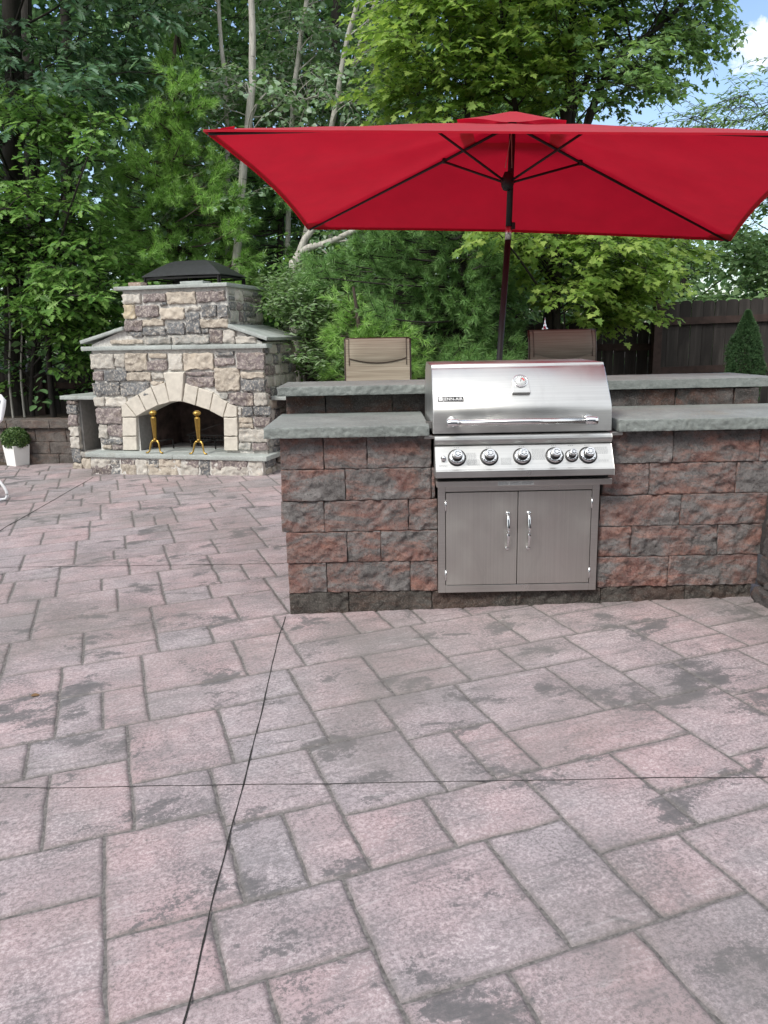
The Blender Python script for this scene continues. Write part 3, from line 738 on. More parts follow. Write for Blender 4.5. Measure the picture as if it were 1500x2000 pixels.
# ================================================================== FIREPLACE
p0 = gnd(181.7, 928.3); p1 = gnd(486.7, 928.3)
FA = math.radians(-16.0); FU = np.array([math.cos(FA), math.sin(FA), 0]); FV = np.array([-math.sin(FA), math.cos(FA), 0])
p0 = np.array(gnd(180, 925)); p0[2] = 0
def F(u, v, z): return p0+FU*u+FV*v+np.array([0, 0, z])
def z3(x, y): return 100+x/3, 480+y/3
def uz(x, y, vo):
    q = onplane(*z3(x, y), p0+FV*vo, FV); return (q-p0)@FU, q[2]
def fx(v): return p0+v[:, :1]*FU+v[:, 1:2]*FV+v[:, 2:3]*np.array([0, 0, 1.])
SC = dict(T=(.43, .38, .315), P=(.18, .150, .150), D=(.135, .142, .15), G=(.32, .32, .30), L=(.45, .43, .39), Y=(.50, .425, .30))
FRONT = """415,280,523,342,L 538,275,672,333,P 678,265,843,345,T 850,260,1018,332,P 425,345,490,430,Y 495,345,625,420,P 635,333,675,357,D 637,360,778,437,T 788,350,868,383,L 880,343,967,420,D 975,343,1035,422,D
430,435,530,502,P 535,428,660,475,T 675,445,780,520,D 790,387,870,515,D 876,427,1035,485,T 465,503,537,535,D 540,478,672,527,D 883,488,925,515,D 930,490,1000,572,P 545,531,705,578,G 710,522,925,577,G 345,547,540,580,T 1005,490,1075,572,L 1080,528,1200,574,L
232,630,365,722,L 370,630,428,712,L 437,625,560,735,T 567,627,675,662,T 562,670,677,735,P 690,628,765,730,L 775,625,950,730,T 957,620,1068,650,D 957,656,1072,705,P 1087,625,1247,730,P 243,735,303,792,P 312,727,440,795,D 445,740,583,793,T 588,742,660,785,L 790,737,950,762,P 962,713,1100,853,T 1105,736,1247,778,T
247,800,400,878,D 405,800,570,880,D 577,792,660,818,T 790,767,955,830,P 1110,785,1250,855,D 985,860,1035,900,G 253,885,310,942,L 318,884,440,945,L 1042,860,1182,937,P 1187,860,1265,937,L 265,950,408,1045,P 1095,945,1115,995,L 1120,945,1185,998,D 1190,942,1283,998,D
283,1050,330,1130,L 335,1050,420,1120,P 1098,1003,1180,1037,T 1188,1003,1285,1067,P 1098,1042,1180,1070,T 290,1134,420,1160,D 300,1166,355,1197,T 360,1166,425,1197,P 1100,1075,1270,1150,L 1100,1155,1170,1200,G 1175,1155,1265,1203,P"""
BASE = "245,1288,360,1345,P 245,1252,355,1284,L 362,1252,410,1345,D 415,1252,498,1278,P 415,1282,505,1345,T 510,1255,570,1345,L 575,1282,750,1345,T 640,1252,770,1278,T 575,1254,636,1279,D 765,1286,870,1345,L 790,1255,872,1282,P 880,1252,935,1345,D 942,1298,1160,1345,L 942,1258,1155,1294,P 1165,1250,1245,1342,L"
VW = .18
def stone_cell(mb, u0, u1, z0, z1, v, colk, seed, face='front', prot=.028):
    """one rounded masonry stone sticking out of the wall plane"""
    hu, hz = max(.012, (u1-u0)/2-.004), max(.01, (z1-z0)/2-.004)
    c = np.array(SC[colk])*random.Random(seed).uniform(.82, 1.18)
    if face == 'front':
        vv, f = rbox(((u0+u1)/2, v, (z0+z1)/2), (hu, prot, hz), min(.011, hz*.85, hu*.85), .012, .0105, 20, seed, skip=('+y',), ampv=(1, 1.25, 1), o=5)
    else:      # right or left side: u is the plane, u0..u1 run in depth
        vv, f = rbox((v, (u0+u1)/2, (z0+z1)/2), (prot, hu, hz), min(.026, hz*.85, hu*.85), .026, .0085, 22, seed, ampv=(1.1, 1, 1))
    mb.add(vv, f, 1, c, smooth=True)
def coursed(mb, a0, a1, z0, z1, plane, seed, face='side', prot=.026):
    Rn = random.Random(seed); z = z0; k = 0
    while z < z1-.03:
        h = min(Rn.uniform(.07, .14), z1-z)
        if z1-z-h < .05: h = z1-z
        a = a0
        while a < a1-.02:
            w_ = min(Rn.uniform(.09, .26), a1-a)
            if a1-a-w_ < .06: w_ = a1-a
            ck = Rn.choice('TPDGLDPL')
            if h > .11 and Rn.random() < .3:
                stone_cell(mb, a, a+w_, z, z+h*.45, plane, ck, seed*100+k, face, prot); k += 1
                stone_cell(mb, a, a+w_, z+h*.45, z+h, plane, Rn.choice('TPDGL'), seed*100+k, face, prot)
            else: stone_cell(mb, a, a+w_, z, z+h, plane, ck, seed*100+k, face, prot)
            k += 1; a += w_
        z += h
def fireplace():
    t = thing('stone_fireplace', 'tan and purple stone outdoor fireplace with arched opening and bluestone ledges', 'fireplace', loc=tuple(F(1, .5, 0)))
    mats = [M_mortar, M_stone]
    u0, u1 = .02, 2.0; zm = 1.255; zf = .185; V = VW; vb = 1.02
    ol, orr, zs, za = .515, 1.535, .56, .722
    # mortar body with the arched opening
    mb = MB()
    def q(*p): mb.add(p, [(0, 1, 2, 3)], 0)
    arch = [(ol, zf)]+[(1.025+(ol-1.025)*math.cos(a), zs+(za-zs)*math.sin(a)**.9) for a in np.linspace(0, math.pi, 25)]+[(orr, zf)]
    for (a, za_), (b, zb_) in zip(arch[1:-2], arch[2:-1]): q((a, V, za_), (b, V, zb_), (b, V, zm), (a, V, zm))
    q((u0, V, -.08), (ol, V, -.08), (ol, V, zm), (u0, V, zm)); q((orr, V, -.08), (u1, V, -.08), (u1, V, zm), (orr, V, zm)); q((ol, V, -.08), (orr, V, -.08), (orr, V, zf), (ol, V, zf))
    q((u1, V, -.08), (u1, vb, -.08), (u1, vb, zm+.06), (u1, V, zm+.06)); q((u0, vb, -.08), (u0, V, -.08), (u0, V, zm+.06), (u0, vb, zm+.06)); q((u1, vb, -.08), (u0, vb, -.08), (u0, vb, zm), (u1, vb, zm))
    # gable shoulders and chimney shaft
    cl, cr, zt = .455, 1.645, 1.862
    mb.add([(u0, V, zm), (u1, V, zm), (u1, V, 1.315), (cr, V, 1.47), (cl, V, 1.47), (u0, V, 1.315)], [(0, 1, 2, 3, 4, 5)], 0)
    mb.add([(u0, vb, zm), (u1, vb, zm), (u1, vb, 1.315), (cr, vb, 1.47), (cl, vb, 1.47), (u0, vb, 1.315)], [(5, 4, 3, 2, 1, 0)], 0)
    mb.add([(cl, V, 1.4), (cr, V, 1.4), (cr, V, zt), (cl, V, zt), (cl, vb, 1.4), (cr, vb, 1.4), (cr, vb, zt), (cl, vb, zt)], [(0, 1, 2, 3), (1, 5, 6, 2), (4, 0, 3, 7), (5, 4, 7, 6), (3, 2, 6, 7)], 0)
    sd_ = 1000
    for s in FRONT.split():
        a, b, c, d, k = s.split(','); A = uz(float(a), float(d), V-.02); B = uz(float(c), float(b), V-.02)
        stone_cell(mb, A[0], B[0], A[1], B[1], V, k, sd_); sd_ += 1
    coursed(mb, V+.02, vb, -.05, 1.30, u1, 71); coursed(mb, V+.02, vb, 1.44, 1.85, cr-.004, 72, prot=.022)
    coursed(mb, V+.02, vb, .70, 1.30, u0, 73); coursed(mb, V+.02, vb, 1.44, 1.85, cl+.004, 74, prot=.022)
    mb.build('stone_wall', mats, t, xf=fx)
    # raised hearth
    hb = MB(); hb.add([(u0, -.02, -.08), (2.03, -.02, -.08), (2.03, V, -.08), (u0, V, -.08), (u0, -.02, .13), (2.03, -.02, .13), (2.03, V, .13), (u0, V, .13)], [(0, 1, 5, 4), (1, 2, 6, 5), (3, 0, 4, 7)], 0)
    for s in BASE.split():
        a, b, c, d, k = s.split(','); A = uz(float(a), float(d), 0); B = uz(float(c), float(b), 0); stone_cell(hb, A[0], B[0], A[1]-.03, B[1]+.01, 0, k, sd_); sd_ += 1
    coursed(hb, .03, .30, -.06, .14, 2.02, 75)
    hb.build('hearth_base', mats, t, xf=fx)
    def slab(name, uu0, uu1, v0, v1, z0, z1, seed, m=M_slab2):
        v, f = rbox(((uu0+uu1)/2, (v0+v1)/2, (z0+z1)/2), ((uu1-uu0)/2, (v1-v0)/2, (z1-z0)/2), .004, .03, .0022, 30, seed, ampv=(1, 1, .5)); return MB().add(v, f, 0, smooth=True).build(name, m, t, xf=fx)
    slab('hearth_slab', -.03, 1.02, -.045, .52, .135, .182, 81); slab('hearth_slab', 1.023, 2.085, -.045, .52, .136, .183, 82)
    slab('mantel_slab', -.088, 1.000, V-.045, V+.10, 1.254, 1.298, 83); slab('mantel_slab', 1.003, 2.068, V-.046, V+.10, 1.2535, 1.2975, 84)
    # sloping shoulder slabs
    for (ua, za1, ub, zb1, sd1) in ((-.085, 1.326, .448, 1.462, 85), (2.072, 1.326, 1.652, 1.462, 86)):
        L = math.hypot(ub-ua, zb1-za1); v, f = rbox((0, 0, 0), (L/2, .47, .018), .004, .03, .0022, 30, sd1)
        e = np.array([ub-ua, zb1-za1])/L; n_ = np.array([-e[1], e[0]]); n_ = n_ if n_[1] > 0 else -n_
        w_ = np.stack([(ua+ub)/2+v[:, 0]*e[0]+v[:, 2]*n_[0]+n_[0]*.018, v[:, 1]+V-.05+.47, (za1+zb1)/2+v[:, 0]*e[1]+(v[:, 2]+.018)*n_[1]], 1)
        if ub < ua: f = [q_[::-1] for q_ in f]
        MB().add(w_, f, 0, smooth=True).build('shoulder_slab', M_slab2, t, xf=fx)
    slab('chimney_slab', .378, 1.672, V-.05, vb+.05, 1.863, 1.900, 87)
    # limestone arch surround, one mesh per voussoir run
    polys = [[(415, 1003), (412, 940), (432, 920), (500, 1002)], [(436, 917), (507, 869), (557, 969), (502, 1001)], [(511, 867), (583, 828), (627, 935), (560, 967)], [(587, 826), (666, 801), (695, 918), (630, 934)],
             [(660, 742), (783, 740), (769, 913), (697, 915)], [(785, 806), (862, 830), (844, 936), (771, 914)], [(865, 832), (948, 861), (928, 964), (848, 937)], [(951, 864), (1030, 918), (1006, 1007), (930, 968)],
             [(1033, 920), (1087, 945), (1089, 1003), (1010, 1004)], [(417, 1007), (500, 1007), (502, 1115), (419, 1115)], [(419, 1119), (502, 1119), (503, 1197), (421, 1197)], [(1012, 1008), (1090, 1007), (1092, 1114), (1013, 1115)], [(1013, 1119), (1092, 1119), (1094, 1200), (1014, 1200)]]
    ab = MB()
    for i, pl in enumerate(polys):
        pr = 1.35 if i == 4 else 1.
        P = np.array([uz(x, y, V-.03) for x, y in pl]); c = P.mean(0)
        ring = []
        for (sc_, dv) in ((1., 0.24), (1., -.022*pr), (.965, -.034*pr), (.93, -.036*pr)):
            ring.append([(c[0]+(p[0]-c[0])*sc_, V+dv, c[1]+(p[1]-c[1])*sc_) for p in P])
        # subdivide edges for a hand-dressed outline
        R2 = []
        for rg in ring:
            o_ = []
            for k in range(4):
                A, B = np.array(rg[k]), np.array(rg[(k+1) % 4])
                for s in np.linspace(0, 1, 6, endpoint=False): o_.append(A+(B-A)*s)
            R2.append(np.array(o_))
        m = len(R2[0]); v = np.vstack(R2); v[m:] += np.stack([fbm(v[m:]*25+i, 1, 3), fbm(v[m:]*25+i+9, 2, 3), fbm(v[m:]*25+i+5, 3, 3)], 1)*.003
        f = [(r_*m+(k+1) % m, r_*m+k, (r_+1)*m+k, (r_+1)*m+(k+1) % m) for r_ in range(3) for k in range(m)]+[tuple(range(3*m, 4*m))]
        ar = sum(P[k][0]*P[(k+1) % 4][1]-P[(k+1) % 4][0]*P[k][1] for k in range(4))
        if ar < 0: f = [tuple(q_[::-1]) for q_ in f]
        ab.add(v, f, 0)
    ab.build('arch_surround', M_lime, t, xf=fx)
    # firebox lining
    fb = MB(); d0, d1 = V+.235, .86; il, ir = ol-.02, orr+.02; zt_ = .80
    fb.add([(ol, V, zf-.004), (ol, d0+.02, zf-.004), (ol, d0+.02, zs+.05), (ol, V, zs+.05)], [(0, 1, 2, 3)], 1); fb.add([(orr, V, zf-.004), (orr, d0+.02, zf-.004), (orr, d0+.02, zs+.05), (orr, V, zs+.05)], [(3, 2, 1, 0)], 1)
    for (a, za_), (b, zb_) in zip(arch[1:-2], arch[2:-1]): fb.add([(a, V, za_), (a, d0+.02, za_), (b, d0+.02, zb_), (b, V, zb_)], [(0, 1, 2, 3)], 1)
    lo, ro = ol+.11, orr-.16
    fb.add([(ol, d0, zf), (lo, d1, zf), (lo, d1, zt_), (ol, d0, zt_)], [(0, 1, 2, 3)], 0); fb.add([(orr, d0, zf), (ro, d1, zf), (ro, d1, zt_), (orr, d0, zt_)], [(3, 2, 1, 0)], 0)
    fb.add([(lo, d1, zf), (ro, d1, zf), (ro, d1, zt_), (lo, d1, zt_)], [(0, 1, 2, 3)], 0); fb.add([(ol, d0, zt_), (lo, d1, zt_), (ro, d1, zt_), (orr, d0, zt_)], [(0, 1, 2, 3)], 0)
    fb.add([(ol-.02, d0+.08, zf+.002), (orr+.02, d0+.08, zf+.002), (ro+.05, d1+.02, zf+.002), (lo-.05, d1+.02, zf+.002)], [(0, 1, 2, 3)], 2)
    fb.build('firebox', [M_fire, M_cmu, M_cmu], t, xf=fx)
    # open wood stores either side: grey block back, stone end pillar, bluestone shelf
    for side in (-1, 1):
        wb = MB()
        e = -.46 if side < 0 else 2.46; i_ = u0 if side < 0 else u1
        lo_, hi_ = (e, e+.10) if side < 0 else (e-.10, e)
        wb.box(lo_, hi_, .34, .95, -.09, .722, 0)
        wb.box(min(e, i_)+.002, max(e, i_)-.002, .90, 1.0, -.09, .72, 2)
        wb.box((hi_ if side < 0 else i_)+.001, (i_ if side < 0 else lo_)-.001, .36, .90, -.09, .14, 2)
        inx = hi_+.002 if side < 0 else lo_-.002
        wb.box(min(inx, inx-side*.03), max(inx, inx-side*.03), .365, .895, .142, .718, 2)
        coursed(wb, .34, .95, -.06, .70, e+side*.0, 90+side, prot=.03)
        zz = -.07; Rn = random.Random(44+side)
        while zz < .69:
            h = min(Rn.uniform(.07, .17), .715-zz); stone_cell(wb, lo_-.02, hi_+.012, zz, zz+h, .335, Rn.choice('LTDLP'), sd_); sd_ += 1; zz += h
        for k in range(3):
            wd = (i_-hi_)/3 if side < 0 else (lo_-i_)/3; st = hi_ if side < 0 else i_
            stone_cell(wb, st+k*wd, st+(k+1)*wd, -.07, .06, .345, Rn.choice('LTD'), sd_); sd_ += 1
            stone_cell(wb, st+k*wd, st+(k+1)*wd, .06, .135, .345, Rn.choice('LTDG'), sd_); sd_ += 1
        o = wb.build('wood_store', [M_mortar, M_stone, M_cmu], t, xf=fx)
        s0, s1 = (e-.075, i_-.012) if side < 0 else (i_+.012, e+.075)
        v, f = rbox(((s0+s1)/2, .63, .745), ((s1-s0)/2, .345, .021), .004, .03, .0022, 30, 95+side)
        MB().add(v, f, 0, smooth=True).build('shelf_slab', M_slab2, o, xf=fx)
    # chimney rain cover on little feet, with packing stones
    cb = MB(); A = [(.62, .30), (1.52, .30), (1.52, .93), (.62, .93)]; B = [(.90, .53), (1.24, .53), (1.24, .70), (.90, .70)]
    nn = 8; ring = []
    for s, z in ((0, 1.996), (0, 2.004), (.18, 2.040), (.5, 2.100), (.82, 2.150), (1, 2.168)):
        pts = []
        for k in range(4):
            a0_, a1_ = np.array(A[k]), np.array(A[(k+1) % 4]); b0_, b1_ = np.array(B[k]), np.array(B[(k+1) % 4])
            for q_ in np.linspace(0, 1, nn, endpoint=False):
                p = (a0_+(a1_-a0_)*q_)*(1-s)+(b0_+(b1_-b0_)*q_)*s; pts.append((*p, z+.006*math.sin(q_*math.pi)*(1-s)))
        ring.append(pts)
    m = 4*nn; v = [p for r_ in ring for p in r_]
    f = [(r_*m+k, r_*m+(k+1) % m, (r_+1)*m+(k+1) % m, (r_+1)*m+k) for r_ in range(len(ring)-1) for k in range(m)]+[tuple(range((len(ring)-1)*m, len(ring)*m))]
    cb.add(v, f, 0)
    cv = cb.build('rain_cover', M_hoodm, t, xf=fx)
    lb = MB()
    for (a, b) in ((.645, .325), (1.495, .325), (1.495, .905), (.645, .905)): lb.box(a-.02, a+.02, b-.004, b+.004, 1.90, 1.992); lb.box(a-.004, a+.004, b-.02, b+.02, 1.90, 1.992)
    for z in (1.972,): lb.box(.63, 1.51, .318, .326, z, z+.018); lb.box(.63, 1.51, .904, .912, z, z+.018); lb.box(1.49, 1.498, .32, .91, z, z+.018); lb.box(.642, .650, .32, .91, z, z+.018)
    lb.build('cover_leg', M_iron, cv, xf=fx)
    fl = MB().lathe([(.20, 0), (.20, .06), (.17, .062), (.17, 0)], (1.05, .6, 1.902), (0, 0, 1), 20); fl.build('flue', M_iron, t, xf=fx)
    pk = MB(); v, f = rbox((.60, .24, 1.921), (.075, .06, .02), .006, .02, .003, 30, 97); pk.add(v, f, 0, (.30, .22, .18), smooth=True)
    pk.build('packing_brick', M_stone, t, xf=fx)
    v, f = rbox((1.255, .27, 1.9155), (.13, .09, .0145), .004, .02, .002, 30, 98); MB().add(v, f, 0, smooth=True).build('packing_slab', M_slab2, t, xf=fx)
    adopt(t)
fireplace()

def andiron(u, lab):
    t = thing('andiron', lab, 'andiron', 'brass andirons on the hearth', tuple(F(u, .03, .184)))
    X, Y, Z = 0, 0, .184
    def loc(v): return p0+(v[:, :1]+u)*FU+(v[:, 1:2]+.03)*FV+v[:, 2:3]*np.array([0, 0, 1.])
    c = MB()
    for z, r in (): pass
    prof = [(.016, .135), (.022, .142), (.022, .150), (.017, .156)]
    c.lathe([(r, h) for r, h in prof], (0, 0, Z), (0, 0, 1), 8)
    # eight-sided column, wider at the top
    c.lathe([(.017, .156), (.030, .345), (.0305, .372), (.022, .385)], (0, 0, Z), (0, 0, 1), 8, smooth=False)
    col = c.build('column', M_brass, t, xf=loc)
    f = MB().lathe([(.014, .384), (.016, .395), (.026, .402), (.040, .413), (.043, .422), (.040, .433), (.030, .445), (.015, .453), (0, .456)], (0, 0, Z), (0, 0, 1), 24).build('finial', M_brass, t, xf=loc)
    for s in (-1, 1):
        pts = [(s*.004, 0, Z+.132), (s*.030, -.004, Z+.128), (s*.046, -.010, Z+.105), (s*.054, -.016, Z+.065), (s*.062, -.022, Z+.025), (s*.078, -.028, Z+.009), (s*.100, -.032, Z+.007)]
        MB().tube(pts, [.013, .0125, .011, .0095, .0085, .009, .010], 10).build('leg', M_brass, t, xf=loc)
    b = MB().tube([(0, .012, Z+.118), (0, .35, Z+.110), (0, .36, Z+.002)], .009, 6); b.build('log_bar', M_iron, t, xf=loc)
    adopt(t)
andiron((uz(603, 1200, 0.03)[0]+uz(625, 1200, .03)[0])/2, 'brass andiron on the hearth standing clear of the log grate')
andiron((uz(857, 1200, 0.03)[0]+uz(880, 1200, .03)[0])/2, 'brass andiron on the hearth in front of the log grate')
def grate():
    t = thing('log_grate', 'black iron log grate inside the fireplace opening', 'grate', loc=tuple(F(1.2, .6, .19)))
    mb = MB()
    for k in range(13):
        u = .93+k*.042; mb.tube([(u, .50, .32), (u, .52, .27), (u, .66, .26)], .006, 6)
    mb.tube([(.90, .50, .322), (1.46, .50, .322)], .008, 6); mb.tube([(.90, .52, .268), (1.46, .52, .268)], .009, 6); mb.tube([(.90, .66, .262), (1.46, .66, .262)], .009, 6)
    mb.build('bars', M_iron, t, xf=fx)
    for u in (.93, 1.43):
        for v_ in (.52, .66): MB().tube([(u, v_, .265), (u+.01, v_, .188)], .009, 6).build('leg', M_iron, t, xf=fx)
    adopt(t)
    o = MB().tube([(.93, .44, .33), (1.50, .40, .50)], .004, 6).build('poker', M_iron, xf=fx); tag(o, 'thin iron poker leaning across the fireplace opening', 'poker')
grate()
def saucer():
    c = np.array([-.085, .55, .143]); mb = MB(); ax = np.array([-.25, -.95, .22]); ax /= np.linalg.norm(ax)
    mb.lathe([(.0, 0), (.105, .002), (.125, .022), (.120, .024), (.10, .010), (0, .009)], c+np.array([0, 0, .122]), ax, 28)
    o = mb.build('plant_saucer', M_terra, xf=fx); tag(o, 'round terracotta saucer leaning inside the open wood store of the fireplace', 'saucer')
saucer()

# ------------------------------------------------------------------ low wall, planter, garden chair
def retaining_wall():
    t = thing('retaining_wall', 'low brown block retaining wall with capstones behind the white planter', 'wall', loc=(-4.5, 5.9, 0))
    A = gnd(0, 907); B = gnd(140, 905); d = (B-A)[:2]; ang = math.atan2(d[1], d[0]); e = d/np.hypot(*d); nrm = np.array([-e[1], e[0]])
    mb = MB(); cb = MB(); sd_ = 500; L0, L1 = -3.2, 1.5
    def put(m, a, b, z0, z1, out, dep):
        nonlocal sd_
        c = A[:2]+e*(a+b)/2+nrm*(dep/2-out); v, f = rbox((c[0], c[1], (z0+z1)/2), ((b-a)/2-.002, dep/2, (z1-z0)/2-.0015), .009, .022, .007, 24, sd_, rz=ang, ampv=(.4, 1.4, .4)); m.add(v, f, 0, smooth=True); sd_ += 1
    zs = [-.13, .045, .19, .352]; Rn = random.Random(8)
    for i in range(3):
        a = L0+Rn.uniform(-.3, 0)
        while a < L1:
            b = a+Rn.choice([.28, .40, .40, .46]); put(mb, a, b, zs[i], zs[i+1], -.01*i, .25); a = b
    a = L0
    while a < L1: put(cb, a, a+.56, .354, .455, .02, .30); a += .56
    mb.build('block_face', M_blockbr, t); cb.build('capstone', M_blockbr, t); adopt(t)
retaining_wall()

def rand_unit(n): 
    v = rng.normal(size=(n, 3)); return v/np.linalg.norm(v, axis=1)[:, None]
def frames(fwd, up):
    f = fwd/(np.linalg.norm(fwd, axis=1)[:, None]+1e-9); s = np.cross(up, f); s /= np.linalg.norm(s, axis=1)[:, None]+1e-9
    u = np.cross(f, s); return np.stack([f, s, u], 1)      # rows: x along the leaf, y across, z normal
# leaf outlines (x along, y half width), two folded halves
def leaf_tpl(outline, fold=.18, droop=.12):
    o = np.array(outline, float); k = len(o)               # from base to tip along +y side
    def z(p): return np.abs(p[:, 1])*fold-droop*p[:, 0]**2
    up = np.c_[o, z(o)]; dn = np.c_[o[:, 0], -o[:, 1], z(o)]
    v = np.vstack([up, dn[1:-1]])                          # base and tip shared: one island per leaf
    fa = list(range(k))[::-1]; fb = [0]+[k+i for i in range(k-2)]+[k-1]
    return v, np.array([fa, fb])
LEAF = dict(
    maple=leaf_tpl([(0, 0), (.06, .16), (-.02, .42), (.24, .30), (.40, .52), (.50, .30), (.48, .20), (.78, .22), (.74, .10), (1, 0)], .12, .2),
    oak=leaf_tpl([(0, 0), (.14, .05), (.18, .22), (.28, .07), (.38, .30), (.48, .09), (.62, .30), (.68, .10), (.86, .15), (1, 0)], .15, .18),
    ovate=leaf_tpl([(0, 0), (.2, .22), (.5, .30), (.8, .16), (1, 0)], .25, .15),
    aspen=leaf_tpl([(0, 0), (.08, .32), (.38, .46), (.75, .24), (1, 0)], .15, .12),
    willow=leaf_tpl([(0, 0), (.3, .15), (.65, .14), (1, 0)], .25, .2),
    box=leaf_tpl([(0, 0), (.35, .28), (.75, .24), (1, 0)], .2, .1))
def leaves(kind, pos, fwd, up, size):
    tv, tf = LEAF[kind]; Fm = frames(fwd, up); n = len(pos)
    v = pos[:, None]+np.einsum('kj,nji->nki', tv, Fm)*np.asarray(size)[:, None, None]
    f = (tf[None]+(np.arange(n)*len(tv))[:, None, None]).reshape(-1, tf.shape[1])
    return v.reshape(-1, 3), f

def planter():
    g = gnd(32, 911); cx, cy = g[0]-.02, g[1]+.10; z = gz(cx)
    t = thing('planter', 'square white tapered planter by the low brown wall', 'planter', loc=(cx, cy, z))
    rz = math.radians(-33); n = 1; cz, sz = math.cos(rz), math.sin(rz)
    def ring(h, zz): return [(cx+(a*cz-b*sz)*h, cy+(a*sz+b*cz)*h, zz) for a, b in ((-1, -1), (1, -1), (1, 1), (-1, 1))]
    hs = [(.090, z+.001), (.108, z+.245), (.098, z+.245), (.092, z+.20)]
    v = [p for h, zz in hs for p in ring(h, zz)]; f = [(3, 2, 1, 0)]
    for r_ in range(3):
        for k in range(4): f.append((r_*4+k, r_*4+(k+1) % 4, (r_+1)*4+(k+1) % 4, (r_+1)*4+k))
    MB().add(v, f, 0).build('pot', M_planter, t, .004)
    MB().add(ring(.0925, z+.205), [(0, 1, 2, 3)], 0).build('soil', M_soil, t)
    adopt(t)
    b = thing('boxwood_ball', 'clipped round boxwood ball growing in the white planter', 'shrub', loc=(cx, cy, z+.2))
    n = 5200; d = rand_unit(n); c = np.array([cx, cy, z+.315]); r = .148*(1-.22*rng.random(n)**2)*(1+.10*vnoise(d*4, 3)+.05*vnoise(d*11, 5)+np.where(rng.random(n) < .03, rng.uniform(.04, .14, n), 0))
    pos = c+d*r[:, None]*np.array([1, 1, .86]); pos[:, 2] = np.maximum(pos[:, 2], z+.215)
    up = d+rng.normal(size=(n, 3))*.45; fw = np.cross(rand_unit(n), up)+d*.5
    v, f = leaves('box', pos, fw, up, rng.uniform(.016, .026, n))
    fast_mesh('foliage', [(v, f, 0)], [leaf_mat('boxwood_leaf', [(.03, .075, .02), (.07, .14, .035), (.16, .25, .07)], .25)], b)
    MB().tube([(cx, cy, z+.2), (cx, cy, z+.30)], [.012, .008], 6).build('stem', M_soil, b); adopt(b)
planter()

def garden_chair():
    g = gnd(0, 978); t = thing('garden_chair', 'white metal lounge chair showing only a curved leg and arm beside the planter', 'chair', loc=(g[0]-.4, g[1], gz(g[0])))
    Y0 = g[1]; xf_ = at(14, 962, Y0)[0]; zg = gz(g[0])
    for k, dy in enumerate((0, -.56)):
        # sled leg that sweeps forward, loops on the floor and runs back under the seat
        pts = []
        ctrl = [(-.30, .44), (-.19, .36), (-.10, .24), (-.035, .145), (-.004, .075), (-.012, .028), (-.05, .012), (-.20, .012), (-.55, .012), (-.75, .03), (-.80, .10), (-.74, .25), (-.66, .42)]
        C_ = np.array(ctrl)
        for i in range(len(C_)-1):
            for s in np.linspace(0, 1, 5, endpoint=False):
                a, b, c, d = C_[max(i-1, 0)], C_[i], C_[i+1], C_[min(i+2, len(C_)-1)]
                pts.append(.5*((2*b)+(c-a)*s+(2*a-5*b+4*c-d)*s*s+(3*b-a-3*c+d)*s**3))
        MB().tube([(xf_+p[0], Y0+dy, zg+p[1]) for p in pts], .0125, 10).build('leg', M_whitem, t)
        ar = [(-.70, .40), (-.74, .62), (-.62, .68), (-.30, .66), (-.16, .68), (-.115, .72), (-.10, .78), (-.085, .84), (-.075, .885), (-.10, .925), (-.16, .935)]
        ax_ = at(7, 790, Y0)[0]-xf_
        MB().tube([(xf_+a+ax_+.078, Y0+dy, zg+b_+.02) for a, b_ in ar], [.014]*5+[.016, .021, .024, .024, .020, .014], 10).build('armrest', M_whitem, t)
    MB().box(xf_-.75, xf_-.30, Y0-.54, Y0-.02, zg+.41, zg+.43).build('seat', M_whites, t)
    s = MB(); s.add([(xf_-.70, Y0-.54, zg+.43), (xf_-.70, Y0-.02, zg+.43), (xf_-.95, Y0-.02, zg+1.05), (xf_-.95, Y0-.54, zg+1.05), (xf_-.72, Y0-.54, zg+.43), (xf_-.72, Y0-.02, zg+.43), (xf_-.97, Y0-.02, zg+1.05), (xf_-.97, Y0-.54, zg+1.05)], [(0, 1, 2, 3), (7, 6, 5, 4), (0, 3, 7, 4), (1, 5, 6, 2), (3, 2, 6, 7), (0, 4, 5, 1)])
    s.build('backrest', M_whites, t); adopt(t)
garden_chair()

